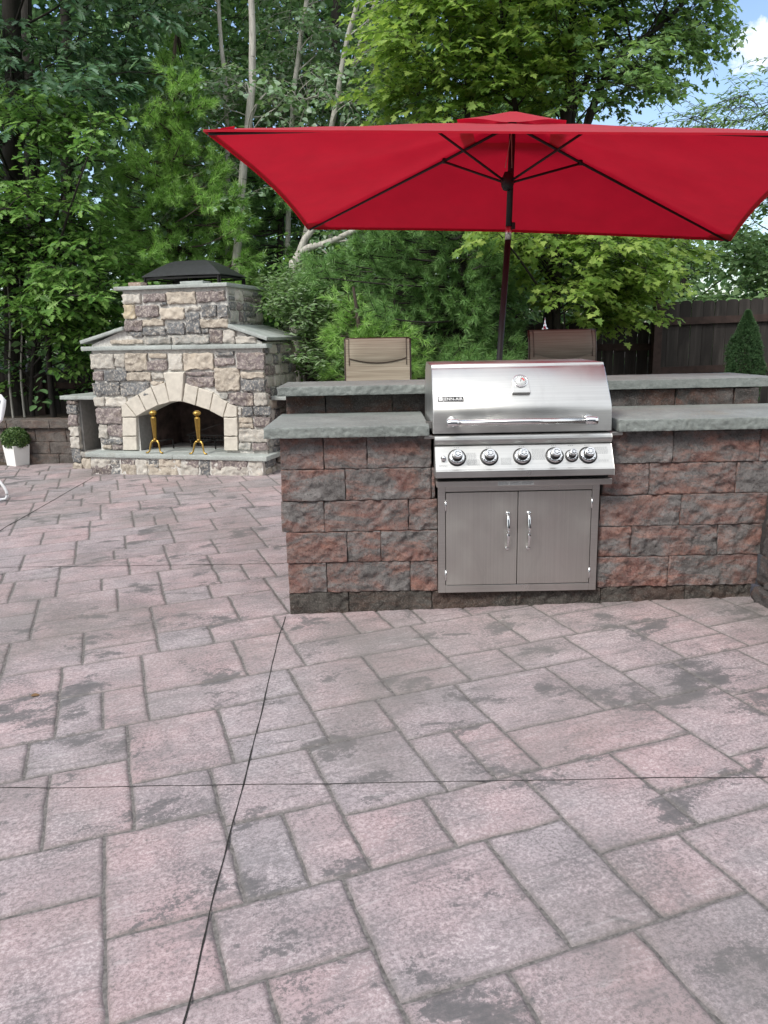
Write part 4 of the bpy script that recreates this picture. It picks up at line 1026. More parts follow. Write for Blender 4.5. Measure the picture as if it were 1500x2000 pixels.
# ================================================================== UMBRELLA
def umbrella():
    t = thing('patio_umbrella', 'large red rectangular patio umbrella tilted back over the island bar', 'umbrella', loc=(1.18, 1.42, gz(1.2)))
    w_ = np.array([-.112, .078, -.188]); th = np.linalg.norm(w_); k = w_/th; K = np.array([[0, -k[2], k[1]], [k[2], 0, -k[0]], [-k[1], k[0], 0]]); Rm = np.eye(3)+math.sin(th)*K+(1-math.cos(th))*K@K
    c = np.array([1.279, 1.369, 2.170]); a, b, h = 1.525, .99, .408
    def U(v): return c+np.asarray(v)@Rm.T
    def surf(x, y):
        """canopy height over the rectangle: ribs to corners and mid sides, panels dip a little between them"""
        s = np.maximum(np.abs(x)/a, np.abs(y)/b); z = h*(1-s)
        tt = np.where(np.abs(y)/b >= np.abs(x)/a, np.abs(x)/a/np.maximum(s, 1e-6), np.abs(y)/b/np.maximum(s, 1e-6))  # 0 mid side, 1 corner
        return z-.016*np.sin(np.pi*np.clip(tt, 0, 1))*s*(1-s)*2.2+fbm(np.stack([np.ravel(x)*3, np.ravel(y)*3, np.ravel(x)*0], 1), 31, 3).reshape(np.shape(x))*.007*s*(1.02-s)*4
    def sheet(s0, s1, lift, ns, sag=0, sc_=1., col=None, wav=0):
        v = []; f = []; ss = np.linspace(s0, s1, ns+1); m = 0
        per = []
        for k_ in range(4):
            A = np.array([(-a, -b), (a, -b), (a, b), (-a, b)][k_]); B = np.array([(a, -b), (a, b), (-a, b), (-a, -b)][k_])
            for q in np.linspace(0, 1, 24, endpoint=False): per.append((A+(B-A)*q, q))
        n = len(per)
        for s in ss:
            for p, q in per:
                inn = 1-.030*math.sin(math.pi*q)*max(0, (s-.3)/.7)      # hem bows inwards between the corners
                x, y = p*s*inn; z = surf(np.array(x), np.array(y))
                v.append((x, y, float(z)+lift+wav*math.sin(q*math.pi*3)*(s-s0)))
        for i in range(ns):
            for j in range(n): f.append((i*n+j, i*n+(j+1) % n, (i+1)*n+(j+1) % n, (i+1)*n+j))
        return v, f, n
    mb = MB(); v, f, n = sheet(.15, 1., 0, 16); mb.add(v, f, 0, smooth=True)
    # hem fold: a short turned-down band
    last = v[-n:]; hem = last+[(x*.999, y*.999, z-.011) for x, y, z in last]
    mb.add(hem, [(j, (j+1) % n, n+(j+1) % n, n+j) for j in range(n)], 0, smooth=True)
    can = mb.build('canopy', M_fab, t, xf=U)
    v, f, n = sheet(.984, .999, -.0022, 2); MB().add(v, f, 0, smooth=True).build('hem', M_fab, can, xf=U)
    vb_ = MB(); v, f, n = sheet(.012, .205, .020, 8, wav=.05); v = [(x, y, z+.045*max(0, 1-max(abs(x)/a, abs(y)/b)/.205)**1.2) for x, y, z in v]; vb_.add(v, f, 0, smooth=True); vb_.build('vent', M_fab, can, xf=U)
    for sx, sy in ((-1, -1), (1, -1), (1, 1), (-1, 1)):      # corner pockets
        x, y = sx*a, sy*b; pk = MB(); z = -.012
        pk.add([(x, y, z+.004), (x-sx*.17, y, z+.03), (x-sx*.13, y-sy*.09, z+.028), (x, y-sy*.11, z+.02)], [(0, 1, 2, 3)], 0); pk.build('corner_pocket', M_fab, can, xf=U)
    hub = np.array([0, 0, h+.0]); run = np.array([.0, .0, h-.341])
    for sx, sy in ((-1, -1), (1, -1), (1, 1), (-1, 1), (0, -1), (0, 1)):
        if sx == 0: continue
        e = np.array([sx*a*.985, sy*b*.985, -.016]); m_ = hub+(e-hub)*.285+np.array([0, 0, -.016]); st = hub+(e-hub)*.03+np.array([0, 0, -.014])
        rb = MB().tube([st, m_, e], [.009, .009, .0075], 8).build('rib', M_pole, t, xf=U)
        MB().tube([run+np.array([sx*.025, sy*.02, 0]), m_+np.array([0, 0, -.006])], .0075, 8).build('strut', M_pole, rb, xf=U)
        MB().lathe([(.014, -.014), (.016, 0), (.014, .014)], m_, (0, 0, 1), 10).build('joint', M_pole, rb, xf=U)
    # pole: straight lower length, tilt joint, upper length along the canopy axis
    J = at(993, 458, 1.40); base = at(975, 705, 1.40); dr = (J-base); dr /= np.linalg.norm(dr); g = base+dr*((gz(1.15)-base[2])/dr[2])
    top = U([0, 0, h+.03])
    pb = MB().tube([g+dr*.05, J-dr*.03], .019, 20).tube([J+(top-J)/np.linalg.norm(top-J)*.045, top], .019, 20); pb.build('pole', M_pole, t)
    MB().tube([J-dr*.031, J+(top-J)/np.linalg.norm(top-J)*.046], .0205, 20).build('tilt_collar', M_steelf, t)
    RU = U(run); up = Rm@np.array([0, 0, 1.])
    MB().lathe([(.024, -.05), (.036, -.03), (.040, -.012), (.040, .012), (.030, .03), (.025, .05)], RU, up, 16).build('runner', M_pole, t)
    MB().lathe([(.024, -.06), (.034, -.045), (.036, -.02), (.024, .0)], U(hub), up, 16).build('hub', M_pole, t)
    cb = MB()
    for s in (-1, 1):
        q = [U([s*.02, -.022, h-.27]), U([s*.012, -.024, h-.19]), U([s*.004, -.024, h-.10]), U([0, -.022, h-.06])]; cb.tube(q, .0022, 6)
    cb.build('pull_cord', M_cord, t)
    kk = MB().box(J[0]+.018, J[0]+.040, J[1]-.012, J[1]+.012, J[2]+.03, J[2]+.07); kk.build('catch', M_pole, t, .003)
    MB().lathe([(.26, 0), (.26, .03), (.22, .05), (.045, .07), (.03, .30), (.021, .30)], g, (0, 0, 1), 32).build('stand', M_pole, t)
    adopt(t)
umbrella()

# ================================================================== BAR CHAIRS
def bar_chair(px0, px1, pyt, Y, lab, lean, bow, roll=False):
    A, B = at(px0, pyt, Y), at(px1, pyt, Y); cx = (A[0]+B[0])/2; w2 = (B[0]-A[0])/2; zt = (A[2]+B[2])/2; zg = gz(cx)
    t = thing('bar_chair', lab, 'chair', 'bar chairs behind the island', (cx, Y, zg))
    MS = M_slingb if roll else M_sling; zs = zg+.76; n = 14; m = 16
    def back(x, s):     # s 0 seat .. 1 top
        y = Y+lean*(s-1)+bow*.02*math.cos(x*math.pi/2)
        z = zs+.04+(zt-zs-.04)*s
        if roll: y += .06*max(0, s-.8)**1.2*14*.35
        return (cx+x*(w2-.012), y, z)
    v = [back(x, s) for s in np.linspace(0, 1, n) for x in np.linspace(-1, 1, m)]; k = len(v)
    v += [(a, b+.008, c_) for a, b, c_ in v]
    f = [(i*m+j, i*m+j+1, (i+1)*m+j+1, (i+1)*m+j) for i in range(n-1) for j in range(m-1)]; f += [tuple(k+q for q in reversed(x)) for x in f]
    f += [((n-1)*m+j, (n-1)*m+j+1, k+(n-1)*m+j+1, k+(n-1)*m+j) for j in range(m-1)]
    bk = MB().add(v, f, 0, smooth=True).build('backrest', MS, t)
    # sewn-on head pillow with a curved lower seam, and side hems
    pv = []; cols = 22; rows = 8
    for i in range(rows+1):
        for j in range(cols+1):
            x = -1+2*j/cols; low = 1-(.78 if not roll else .9)*(1-.0)*1.0*(.30+.075*(1-x*x)) ; s = low+(1-low)*i/rows
            p = back(x*.90, s); bul = .016*math.sin(math.pi*min(1, max(0, i/rows)))**.5*(1-x**6)
            pv.append((p[0], p[1]-.004-bul, p[2]))
    pf = [(i*(cols+1)+j, i*(cols+1)+j+1, (i+1)*(cols+1)+j+1, (i+1)*(cols+1)+j) for i in range(rows) for j in range(cols)]
    MB().add(pv, pf, 0, smooth=True).build('head_pillow', MS, bk)
    if not roll:
        lo = [pv[j] for j in range(cols+1)]; MB().tube([(a, b-.003, c_) for a, b, c_ in lo], .0022, 5).build('pillow_seam', M_chairf, bk)
    for s_ in (-1, 1): MB().tube([tuple(np.array(back(s_*.90, s))+np.array([0, -.005, 0])) for s in np.linspace(.68, 1, 5)], .0022, 5).build('side_seam', M_chairf, bk)
    for s_ in (-1, 1):
        pts = [tuple(np.array(back(s_, s))+np.array([s_*.004, .014, 0])) for s in np.linspace(0, 1, 10)]
        MB().tube(pts, .0075, 10).build('side_rail', M_chairf, t)
    MB().tube([tuple(np.array(back(x, .995))+np.array([0, .008, 0])) for x in np.linspace(-1, 1, 9)], .009, 8).build('top_rail', M_chairf, t)
    yb = back(0, 0)[1]
    sb = MB().box(cx-w2, cx+w2, yb-.02, yb+.44, zs, zs+.035).build('seat', MS, t, .008)
    for sx in (-1, 1):
        for sy in (0, 1): MB().tube([(cx+sx*(w2-.03), yb+.03+sy*.36, zs), (cx+sx*(w2+.02), yb-.01+sy*.44, zg+.004)], .014, 8).build('leg', M_chairf, t)
    for dy_ in (.40, .02): MB().tube([(cx-w2, yb+dy_, zg+.30), (cx+w2, yb+dy_, zg+.30)], .011, 8).build('foot_rail', M_chairf, t)
    adopt(t)
bar_chair(671, 803, 661, 1.42, 'tan striped sling bar chair with a curved seam across its head pillow', .10, 1)
bar_chair(1033, 1168, 645, 1.52, 'brown sling bar chair with rolled top edge, directly behind the grill hood', .02, -1.5, True)
def stake():
    p = at(1064, 640, 2.3); t = thing('garden_torch', 'slim garden torch with a silver spire tip rising behind the brown bar chair', 'torch', loc=(p[0], p[1], gz(p[0])))
    MB().tube([(p[0], p[1], gz(p[0])), (p[0], p[1], p[2]-.02)], .009, 8).build('pole', M_pole, t)
    MB().lathe([(.016, -.02), (.024, -.012), (.024, -.004), (.010, .004), (.012, .015), (.006, .03), (.004, .05), (0, .075)], p, (0, 0, 1), 14).build('tip', M_chrome, t); adopt(t)
stake()

# ================================================================== FENCES
def fence(name, lab, A, B, ztA, ztB, zb, rails, post_ids=(), finial=None, rail_side=-1, seed=1):
    t = thing(name, lab, 'fence', loc=(A[0], A[1], zb)); A, B = np.array(A), np.array(B); d = B-A; L = np.hypot(*d); e = d/L; n = np.array([e[1], -e[0]])
    if n[1] > 0: n = -n
    mb = MB(); Rn = random.Random(seed); w_ = .142; k = int(L/w_)
    for i in range(k):
        a = i*w_+.002; b = a+w_-.004-Rn.choice([0, 0, .002, .004]); zt = ztA+(ztB-ztA)*(a/L)+Rn.uniform(-.008, .008); r = .03
        pr = [(a, zb), (b, zb), (b, zt-.035), (b-.012, zt-.012), (b-.034, zt), (a+.034, zt), (a+.012, zt-.012), (a, zt-.035)]
        P = [(*(A+e*x), z) for x, z in pr]; mb.prism(P, (*(n*-.018), 0))
    mb.build('pickets', M_fence, t)
    for zr in rails:
        rb = MB(); P0 = A+n*.002; P1 = B+n*.002
        q = [(*P0, zr+(0)), (*P1, zr+(ztB-ztA)), (*P1, zr+.085+(ztB-ztA)), (*P0, zr+.085)]; rb.prism(q, (*(n*.04), 0)); rb.build('rail', M_fenceR, t)
    for s in post_ids:
        p = A+e*s+n*.06; zt = ztA+(ztB-ztA)*s/L; pb = MB(); pb.box(p[0]-.05, p[0]+.05, p[1]-.05, p[1]+.05, zb, zt+(.02 if finial else -.05)); po = pb.build('post', M_fenceR, t, .004)
        if finial: MB().lathe([(.055, .02), (.06, .03), (.06, .04), (.03, .05), (.05, .10), (.055, .14), (.04, .19), (.028, .205), (.035, .22), (.03, .25), (.012, .27), (0, .275)], (p[0], p[1], zt), (0, 0, 1), 16).build('finial', M_fenceR, po)
    adopt(t)
PR = at(1283, 600, 6.25)
fence('wooden_fence', 'tall weathered dog-ear picket fence with a finial post, behind the small spruce', (PR[0], 6.25), (9.6, 6.05), 1.70, 1.82, -.15, [1.42, .83, .2], (0.0, 2.4, 4.8), True, seed=3)
a0 = at(930, 632, 7.6)
fence('wooden_fence', 'lower dark picket fence under the maple branches, behind the brown bar chair', (a0[0]-3.5, 7.7), (PR[0]+.16, 6.40), 1.50, 1.47, -.15, [1.15, .3], (2.0,), False, seed=4)
a0 = at(-400, 730, 7.0); a1 = at(330, 735, 7.2)
fence('wooden_fence', 'dark shaded picket fence behind the low brown wall and planter', (a0[0], 7.05), (a1[0], 7.2), .98, .98, .2, [.74], (at(72, 740, 7.0)[0]-a0[0],), False, seed=5)

# ================================================================== VEGETATION
rng = np.random.default_rng(23)
def inpoly(P, poly):
    x, y = P[:, 0], P[:, 1]; c = np.zeros(len(P), bool); j = len(poly)-1
    for i in range(len(poly)):
        xi, yi = poly[i]; xj, yj = poly[j]
        c ^= ((yi > y) != (yj > y)) & (x < (xj-xi)*(y-yi)/(yj-yi+1e-12)+xi); j = i
    return c
def sample(poly, n):
    p = np.array(poly, float); lo, hi = p.min(0), p.max(0); out = np.zeros((0, 2))
    while len(out) < n:
        q = rng.uniform(lo, hi, (n*2, 2)); out = np.vstack([out, q[inpoly(q, poly)]])
    return out[:n]
def at_np(P, Y):
    d = FW*CP['f']+RR*(P[:, :1]-750)-UU*(P[:, 1:2]-1000); return CAM+d*((np.asarray(Y)[:, None]-CAM[1])/d[:, 1:2])
class Wood:
    def __init__(s): s.v = []; s.f = []; s.n = 0
    def tube(s, pts, rad, n=5):
        v, f = tube_np(pts, rad, n); s.v.append(v); s.f.append(np.array(f)+s.n); s.n += len(v)
    def build(s, name, m, parent):
        o = fast_mesh(name, [(np.vstack(s.v), np.vstack(s.f), 0)], [m], parent); o.data.polygons.foreach_set('use_smooth', np.ones(len(o.data.polygons), bool)); return o
def trunk_pts(px, Y, base=True):
    """px: list of (x,y,radius) from the lowest up; the trunk runs on down to the ground"""
    P = [at(x, y, Y+(q[0] if q else 0)) for x, y, r, *q in px]; R = [q[2] for q in px]
    if base:
        b = P[0]; d = P[1]-P[0]; z = floor_z(b[0], b[1])-.05
        if b[2] > z: P = [np.array([b[0]-d[0]*.15, b[1], z])]+P; R = [R[0]*1.18]+R
    return np.array(P), np.array(R)
def smooth(P, R, n=6):
    out = []; ro = []
    for i in range(len(P)-1):
        a, b, c, d = P[max(i-1, 0)], P[i], P[i+1], P[min(i+2, len(P)-1)]
        for s in np.linspace(0, 1, n, endpoint=False):
            out.append(.5*((2*b)+(c-a)*s+(2*a-5*b+4*c-d)*s*s+(3*b-a-3*c+d)*s**3)); ro.append(R[i]+(R[i+1]-R[i])*s)
    out.append(P[-1]); ro.append(R[-1]); return np.array(out), np.array(ro)
def broadleaf(root, trunks, Y, polys, kind, size, lm, bm, spread=.35, twig=.45, nl=9, dY=.5, tone=0, limb_r=.012, flat=.35, droop=.25, tw=7, petiole=.02):
    """polys: list of (outline in the picture, number of clumps). Clumps of leafy twigs fill the crown volume round Y."""
    wd = Wood(); T = []
    for px, yy, r in trunks:
        P, R = trunk_pts(px, yy); P, R = smooth(P, R); wob = np.stack([fbm(P*3+r, 1, 2), fbm(P*3+r+7, 2, 2), P[:, 0]*0], 1)*R[:, None]*.35
        wd.tube(P+wob, R, 9); T.append(P)
    TP = np.vstack(T) if T else None
    pos, fwd, ups = [], [], []
    for poly, nc in polys:
        C2 = sample(poly, nc); Cc = at_np(C2, Y+rng.normal(size=nc)*dY)
        if TP is not None: Cc = Cc[np.argsort([np.linalg.norm((TP-q)[:, :2], axis=1).min() for q in Cc])]
        for ci, c in enumerate(Cc):
            if TP is not None:
                hd = np.linalg.norm((TP-c)[:, :2], axis=1); dd = hd*.8+np.abs(TP[:, 2]-(c[2]-hd*rng.uniform(.15, .8)-.1)); k0 = dd.argmin(); s = TP[k0]; lr = limb_r*(1+.25*np.linalg.norm(c-s))
                if ci > 3:
                    E = Cc[:ci]; de = np.linalg.norm((E-c)*np.array([1, 1, 1.2]), axis=1)+np.where(E[:, 2] > c[2]+.15, .5, 0); k1 = de.argmin()
                    if de[k1] < dd[k0]*.75: s = E[k1]; lr = limb_r*.6
                mid = (s+c)/2+np.array([0, 0, .03+.03*np.linalg.norm(c-s)])+rng.normal(size=3)*.05; P, R = smooth(np.array([s, mid, c]), np.array([lr, lr*.75, limb_r*.45]), 4); wd.tube(P, R, 5)
                out = (c-TP[k0])*np.array([1, 1, .3]); out /= np.linalg.norm(out)+1e-6
            else: out = np.array([0, -1., 0])
            for k in range(tw):
                d = out*.7+rand_unit(1)[0]*np.array([1, 1, .4])*.9+np.array([0, -.25, .02]); d /= np.linalg.norm(d)
                st = c+rand_unit(1)[0]*spread*rng.random()*np.array([1, 1, .75]); L = twig*rng.uniform(.6, 1.25)
                ts = np.linspace(.15, 1, nl); pp = st+d*L*ts[:, None]+np.array([0, 0, -1.])*(droop*L*ts**2)[:, None]
                tg = d+np.array([0, 0, -2*droop])*ts[:, None]; sd_ = np.cross(tg, [0, 0, 1.]); sd_ /= np.linalg.norm(sd_, axis=1)[:, None]+1e-6
                sg = np.where(np.arange(nl) % 2, 1, -1)[:, None]; lf = tg*.55+sd_*sg*.95+rng.normal(size=(nl, 3))*.22+np.array([0, 0, -.22]); lf[-1] = tg[-1]
                pos.append(pp+lf*petiole); fwd.append(lf); ups.append(np.tile(np.array([0, -.18, 1.]), (nl, 1))+rng.normal(size=(nl, 3))*flat)
                wd.tube(np.vstack([c, st, pp[nl//2], pp[-1]]) if k % 2 == 0 else np.vstack([st, pp[nl//2], pp[-1]]), [limb_r*.4, limb_r*.3, limb_r*.22, limb_r*.12] if k % 2 == 0 else [limb_r*.3, limb_r*.22, limb_r*.12], 3)
    pos, fwd, ups = np.vstack(pos), np.vstack(fwd), np.vstack(ups); n = len(pos)
    v, f = leaves(kind, pos, fwd, ups, size*rng.uniform(.42, 1.15, n))
    fast_mesh('crown', [(v, f, 0)], [lm], root); wd.build('trunk', bm, root)
    return n
def pine(root, trunk, Y, polys, lm, bm, dY=.5, needle=.10, per=48, shoots=11, spread=.26, nw=.0042):
    wd = Wood(); P, R = trunk_pts(trunk, Y); P, R = smooth(P, R); wd.tube(P, R, 9); TP = P
    sp, sdn = [], []
    for poly, nc in polys:
        C2 = sample(poly, nc); Cc = at_np(C2, Y+rng.normal(size=nc)*dY)
        for c in Cc:
            dd = np.linalg.norm((TP-c)*np.array([1, 1, 1.3]), axis=1); s = TP[dd.argmin()]
            mid = (s+c)/2+np.array([0, 0, -.05])+rng.normal(size=3)*.04; q, r = smooth(np.array([s, mid, c]), np.array([.014, .009, .004]), 4); wd.tube(q, r, 5)
            out = (c-s)*np.array([1, 1, .5]); out /= np.linalg.norm(out)+1e-6
            for k in range(shoots):
                d = out+rand_unit(1)[0]*.75+np.array([0, -.1, .22]); d /= np.linalg.norm(d)
                L = rng.uniform(.05, spread); st = c-out*rng.uniform(0, .30)+rng.normal(size=3)*.05; e = st+d*L
                wd.tube([st, (st+e)/2+np.array([0, 0, -.01]), e], [.004, .003, .002], 3); sp.append(e); sdn.append(d)
    sp, sdn = np.array(sp), np.array(sdn); n = len(sp)
    b = np.repeat(sp, per, 0)-np.repeat(sdn, per, 0)*(rng.random((n*per, 1))*.13); d = np.repeat(sdn, per, 0)
    r = rand_unit(n*per); r -= d*(r*d).sum(1)[:, None]; r /= np.linalg.norm(r, axis=1)[:, None]+1e-6
    ang = rng.uniform(.35, 1.0, (n*per, 1)); nd = d*np.cos(ang)+r*np.sin(ang); L = needle*rng.uniform(.75, 1.15, (n*per, 1)); tip = b+nd*L+np.array([0, 0, -.008])
    sdv = np.cross(nd, rand_unit(n*per)); sdv /= np.linalg.norm(sdv, axis=1)[:, None]+1e-6
    v = np.stack([b-sdv*nw, b+sdv*nw, tip], 1).reshape(-1, 3); f = np.arange(len(v)).reshape(-1, 3)
    fast_mesh('crown', [(v, f, 0)], [lm], root); wd.build('trunk', bm, root)

LM_oak = leaf_mat('oak_leaf', [(0.061, 0.15, 0.082), (0.117, 0.232, 0.116), (0.232, 0.355, 0.255)], .38, .40, .5)
LM_beech = leaf_mat('beech_leaf', [(0.096, 0.226, 0.046), (0.158, 0.314, 0.07), (0.273, 0.45, 0.129)], .44, .45, .4)
LM_maple = leaf_mat('maple_leaf', [(0.153, 0.271, 0.055), (0.247, 0.389, 0.08), (0.4, 0.529, 0.139)], .50, .5, .35)
LM_mapled = leaf_mat('maple_leaf_shaded', [(0.113, 0.227, 0.073), (0.185, 0.319, 0.102), (0.284, 0.425, 0.17)], .45, .45, .4)  # darker copy of the maple leaf, backlit shade put into its colours
LM_aspen = leaf_mat('aspen_leaf', [(0.107, 0.214, 0.086), (0.189, 0.315, 0.15), (0.353, 0.479, 0.364)], .40, .42, .45)
LM_shrub = leaf_mat('shrub_leaf', [(0.108, 0.217, 0.061), (0.193, 0.326, 0.123), (0.35, 0.459, 0.307)], .38, .42, .45)
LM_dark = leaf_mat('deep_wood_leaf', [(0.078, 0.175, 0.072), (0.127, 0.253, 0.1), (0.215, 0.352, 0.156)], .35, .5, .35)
LM_far = leaf_mat('far_leaf', [(0.127, 0.231, 0.085), (0.185, 0.312, 0.127), (0.277, 0.404, 0.198)], .4, .6, .2)
LM_pine = leaf_mat('pine_needle', [(0.198, 0.38, 0.091), (0.289, 0.518, 0.129), (0.426, 0.639, 0.234)], .40, .5, .3)
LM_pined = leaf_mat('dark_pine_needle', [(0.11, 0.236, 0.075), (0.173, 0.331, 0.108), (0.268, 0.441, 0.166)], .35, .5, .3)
LM_spruce = leaf_mat('spruce_needle', [(0.032, 0.082, 0.035), (0.057, 0.126, 0.049), (0.095, 0.176, 0.07)], .15, .55, .3)
BK_grey = bark_mat('grey_bark', (.10, .085, .07)); BK_dark = bark_mat('dark_bark', (.035, .03, .026)); BK_aspen = bark_mat('aspen_bark', (.50, .485, .44), True); BK_brown = bark_mat('pine_bark', (.07, .052, .04))

def tree(name, lab, cat, base, group=None):
    return thing(name, lab, cat, group, tuple(base))
def ground_at(px, py, Y):
    p = at(px, py, Y); return (p[0], p[1], floor_z(p[0], p[1]))
# -- left: red oaks
t = tree('oak_tree', 'tallest dark oak, its lobed leaves spreading high over the beech sapling and young oak', 'tree', ground_at(28, 300, 7.2))
broadleaf(t, [([(30, 700, .13), (28, 300, .12), (26, 60, .11), (22, -350, .10), (20, -1100, .06)], 7.2, 1)], 7.0, [([(-260, -260), (330, -260), (330, 40), (300, 170), (220, 205), (110, 240), (-260, 210)], 125), ([(-150, 120), (60, 140), (50, 290), (-150, 300)], 16)], 'oak', .145, LM_oak, BK_dark, dY=.75, tw=8, nl=10, twig=.42, limb_r=.014)
adopt(t)
t = tree('oak_tree', 'young oak with pale-sheened lobed leaves among the beech sprays beside the fireplace', 'tree', ground_at(90, 500, 6.7))
broadleaf(t, [([(95, 700, .035), (85, 450, .03), (70, 250, .02)], 6.75, 2)], 6.2, [([(-120, 195), (120, 190), (190, 250), (180, 290), (60, 300), (-120, 320)], 26), ([(-120, 345), (90, 350), (165, 385), (150, 420), (-120, 460)], 20), ([(20, 500), (200, 560), (215, 610), (60, 640)], 16)], 'oak', .135, LM_beech, BK_dark, dY=.35, tw=8, nl=10, twig=.40)
adopt(t)
t = tree('beech_sapling', 'leafy beech sapling with flat layered sprays beside the fireplace', 'tree', ground_at(60, 700, 6.9))
broadleaf(t, [([(62, 760, .03), (75, 600, .028), (110, 420, .02), (140, 330, .012)], 6.9, 3)], 6.6, [([(-140, 400), (60, 390), (215, 440), (240, 520), (190, 640), (60, 650), (-140, 640)], 66), ([(20, 640), (170, 630), (175, 735), (120, 765), (40, 770)], 9)], 'ovate', .10, LM_beech, BK_dark, dY=.35, tw=9, nl=13, twig=.45, flat=.28)
adopt(t)
for i, (x, y0, y1) in enumerate(((18, 735, 560), (41, 735, 540), (96, 735, 520))):
    P, R = trunk_pts([(x, y0, .014), (x+2, (y0+y1)/2, .012), (x-3, y1, .008)], 6.85); wd = Wood(); P, R = smooth(P, R); wd.tube(P, R, 7)
    o = wd.build('sapling_stem', BK_aspen if i < 2 else bark_mat('red_bark', (.16, .075, .05)), None)
    tag(o, ('thin pale bare sapling stem farther from the fireplace', 'thin pale bare sapling stem nearer the reddish stem', 'reddish brown bare stem behind the fireplace wood store')[i], 'sapling', 'thin bare stems behind the low wall')
# -- pines
t = tree('pine_tree', 'soft light green young white pine standing behind the chimney', 'tree', ground_at(330, 520, 6.9))
pine(t, [(335, 640, .05), (332, 400, .045), (338, 150, .03), (345, 60, .012)], 6.9, [([(200, 470), (230, 290), (300, 190), (345, 60), (395, 190), (440, 300), (480, 420), (500, 600), (220, 610)], 120), ([(230, 440), (480, 440), (500, 580), (240, 600)], 34)], LM_pine, BK_brown, dY=.5, shoots=13)
adopt(t)
t = tree('pine_tree', 'shaded white pine with a dark trunk behind the umbrella pole', 'tree', ground_at(903, 600, 5.4))
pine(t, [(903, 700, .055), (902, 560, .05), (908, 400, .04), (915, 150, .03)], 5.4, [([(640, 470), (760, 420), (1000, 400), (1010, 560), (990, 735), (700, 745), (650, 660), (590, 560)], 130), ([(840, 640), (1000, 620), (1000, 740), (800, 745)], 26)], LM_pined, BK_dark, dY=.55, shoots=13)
adopt(t)
t = tree('pine_tree', 'small bushy pine with arching boughs behind the tan bar chair', 'tree', ground_at(700, 700, 4.6))
pine(t, [(705, 740, .03), (702, 650, .025), (690, 560, .012)], 4.6, [([(640, 600), (700, 560), (790, 640), (870, 690), (870, 740), (660, 745)], 34)], LM_pine, BK_brown, dY=.3, shoots=10)
adopt(t)
t = tree('pine_tree', 'dense dark pine between the chimney cover and the umbrella corner', 'tree', ground_at(540, 480, 7.6))
pine(t, [(545, 640, .05), (548, 450, .045), (556, 250, .03)], 7.6, [([(420, 330), (520, 290), (640, 420), (660, 560), (480, 590), (440, 500)], 66)], LM_pined, BK_dark, dY=.5, shoots=10, needle=.095)
adopt(t)
# -- aspens
asp = [([(446, 560, .045), (443, 215, .042), (432, 90, .036), (424, -20, .032), (405, -300, .02)], 7.4, [([(290, 130), (400, 140), (420, 250), (300, 240)], 16), ([(330, -200), (440, -200), (420, 60), (330, 50)], 14)], 'aspen with a slim pale trunk directly above the chimney cover'),
       ([(462, 560, .075), (474, 350, .070), (489, 230, .066), (492, 90, .058), (490, -30, .05), (484, -320, .03)], 7.0, [([(420, 130), (560, 150), (560, 240), (430, 240)], 20), ([(350, 300), (460, 260), (470, 400), (340, 400)], 14), ([(430, -250), (560, -250), (560, 20), (430, 20)], 16)], 'aspen with the thickest pale trunk, rising behind the pointed umbrella tip'),
       ([(560, 560, .05), (572, 215, .045), (585, 100, .042), (602, -20, .038), (640, -320, .02)], 7.6, [([(520, 20), (640, 20), (660, 120), (530, 130)], 14), ([(540, 130), (660, 140), (640, 230), (540, 230)], 16), ([(560, -250), (720, -250), (700, 0), (580, 0)], 14)], 'slim aspen with a patchy trunk between the thickest and the brightest trunks'),
       ([(584, 540, .07), (592, 492, .066), (628, 330, .055), (652, 228, .048), (676, 90, .042), (702, -20, .038), (760, -320, .02)], 7.2, [([(640, 120), (740, 120), (740, 230), (650, 230)], 14), ([(690, -260), (860, -260), (800, 40), (700, 30)], 16)], 'leaning aspen with the brightest smooth pale trunk'),
       ([(640, 560, .045), (660, 300, .04), (690, 130, .034), (740, -20, .03), (830, -320, .016)], 7.8, [([(690, 60), (790, 60), (780, 160), (700, 170)], 10), ([(740, -280), (900, -280), (860, 0), (740, 0)], 12)], 'thin leaning aspen next to the maple foliage')]
asp = [([(x, y, r*.72) for x, y, r in px], yy, po, lb) for px, yy, po, lb in asp]
for px, yy, polys, lab in asp:
    t = tree('aspen_tree', lab, 'tree', ground_at(px[0][0], px[0][1], yy), 'aspens behind the fireplace')
    extra = []
    broadleaf(t, [(px, yy-.35, yy)], yy+.05, polys, 'aspen', .075, LM_aspen, BK_aspen, dY=.4, tw=9, nl=9, twig=.34, limb_r=.009, flat=.55, droop=.45, petiole=.05)
    adopt(t)
# birch fork under the umbrella corner
t = tree('birch_tree', 'crooked pale birch forking just under the umbrella canopy', 'tree', ground_at(578, 540, 6.3), None)
wd = Wood()
for px in ([(574, 560, .07), (580, 510, .065), (596, 488, .05), (640, 474, .04), (700, 446, .03), (780, 400, .02)], [(580, 512, .05), (594, 470, .04), (616, 440, .035), (640, 380, .025)], [(640, 474, .02), (690, 470, .012), (740, 480, .006)], [(620, 480, .014), (660, 510, .008), (690, 512, .005)]):
    P, R = trunk_pts(px, 6.3, px[0][1] > 540); P, R = smooth(P, R); wd.tube(P, R, 8)
wd.build('trunk', BK_aspen, t)
P2 = sample([(600, 440), (760, 440), (740, 560), (640, 560)], 420); c3 = at_np(P2, 6.4+rng.normal(size=420)*.25)
v, f = leaves('aspen', c3, rng.normal(size=(420, 3))+np.array([0, 0, -.5]), rng.normal(size=(420, 3))*.6+np.array([0, -.3, 1]), rng.uniform(.05, .08, 420)); fast_mesh('crown', [(v, f, 0)], [LM_aspen], t); adopt(t)
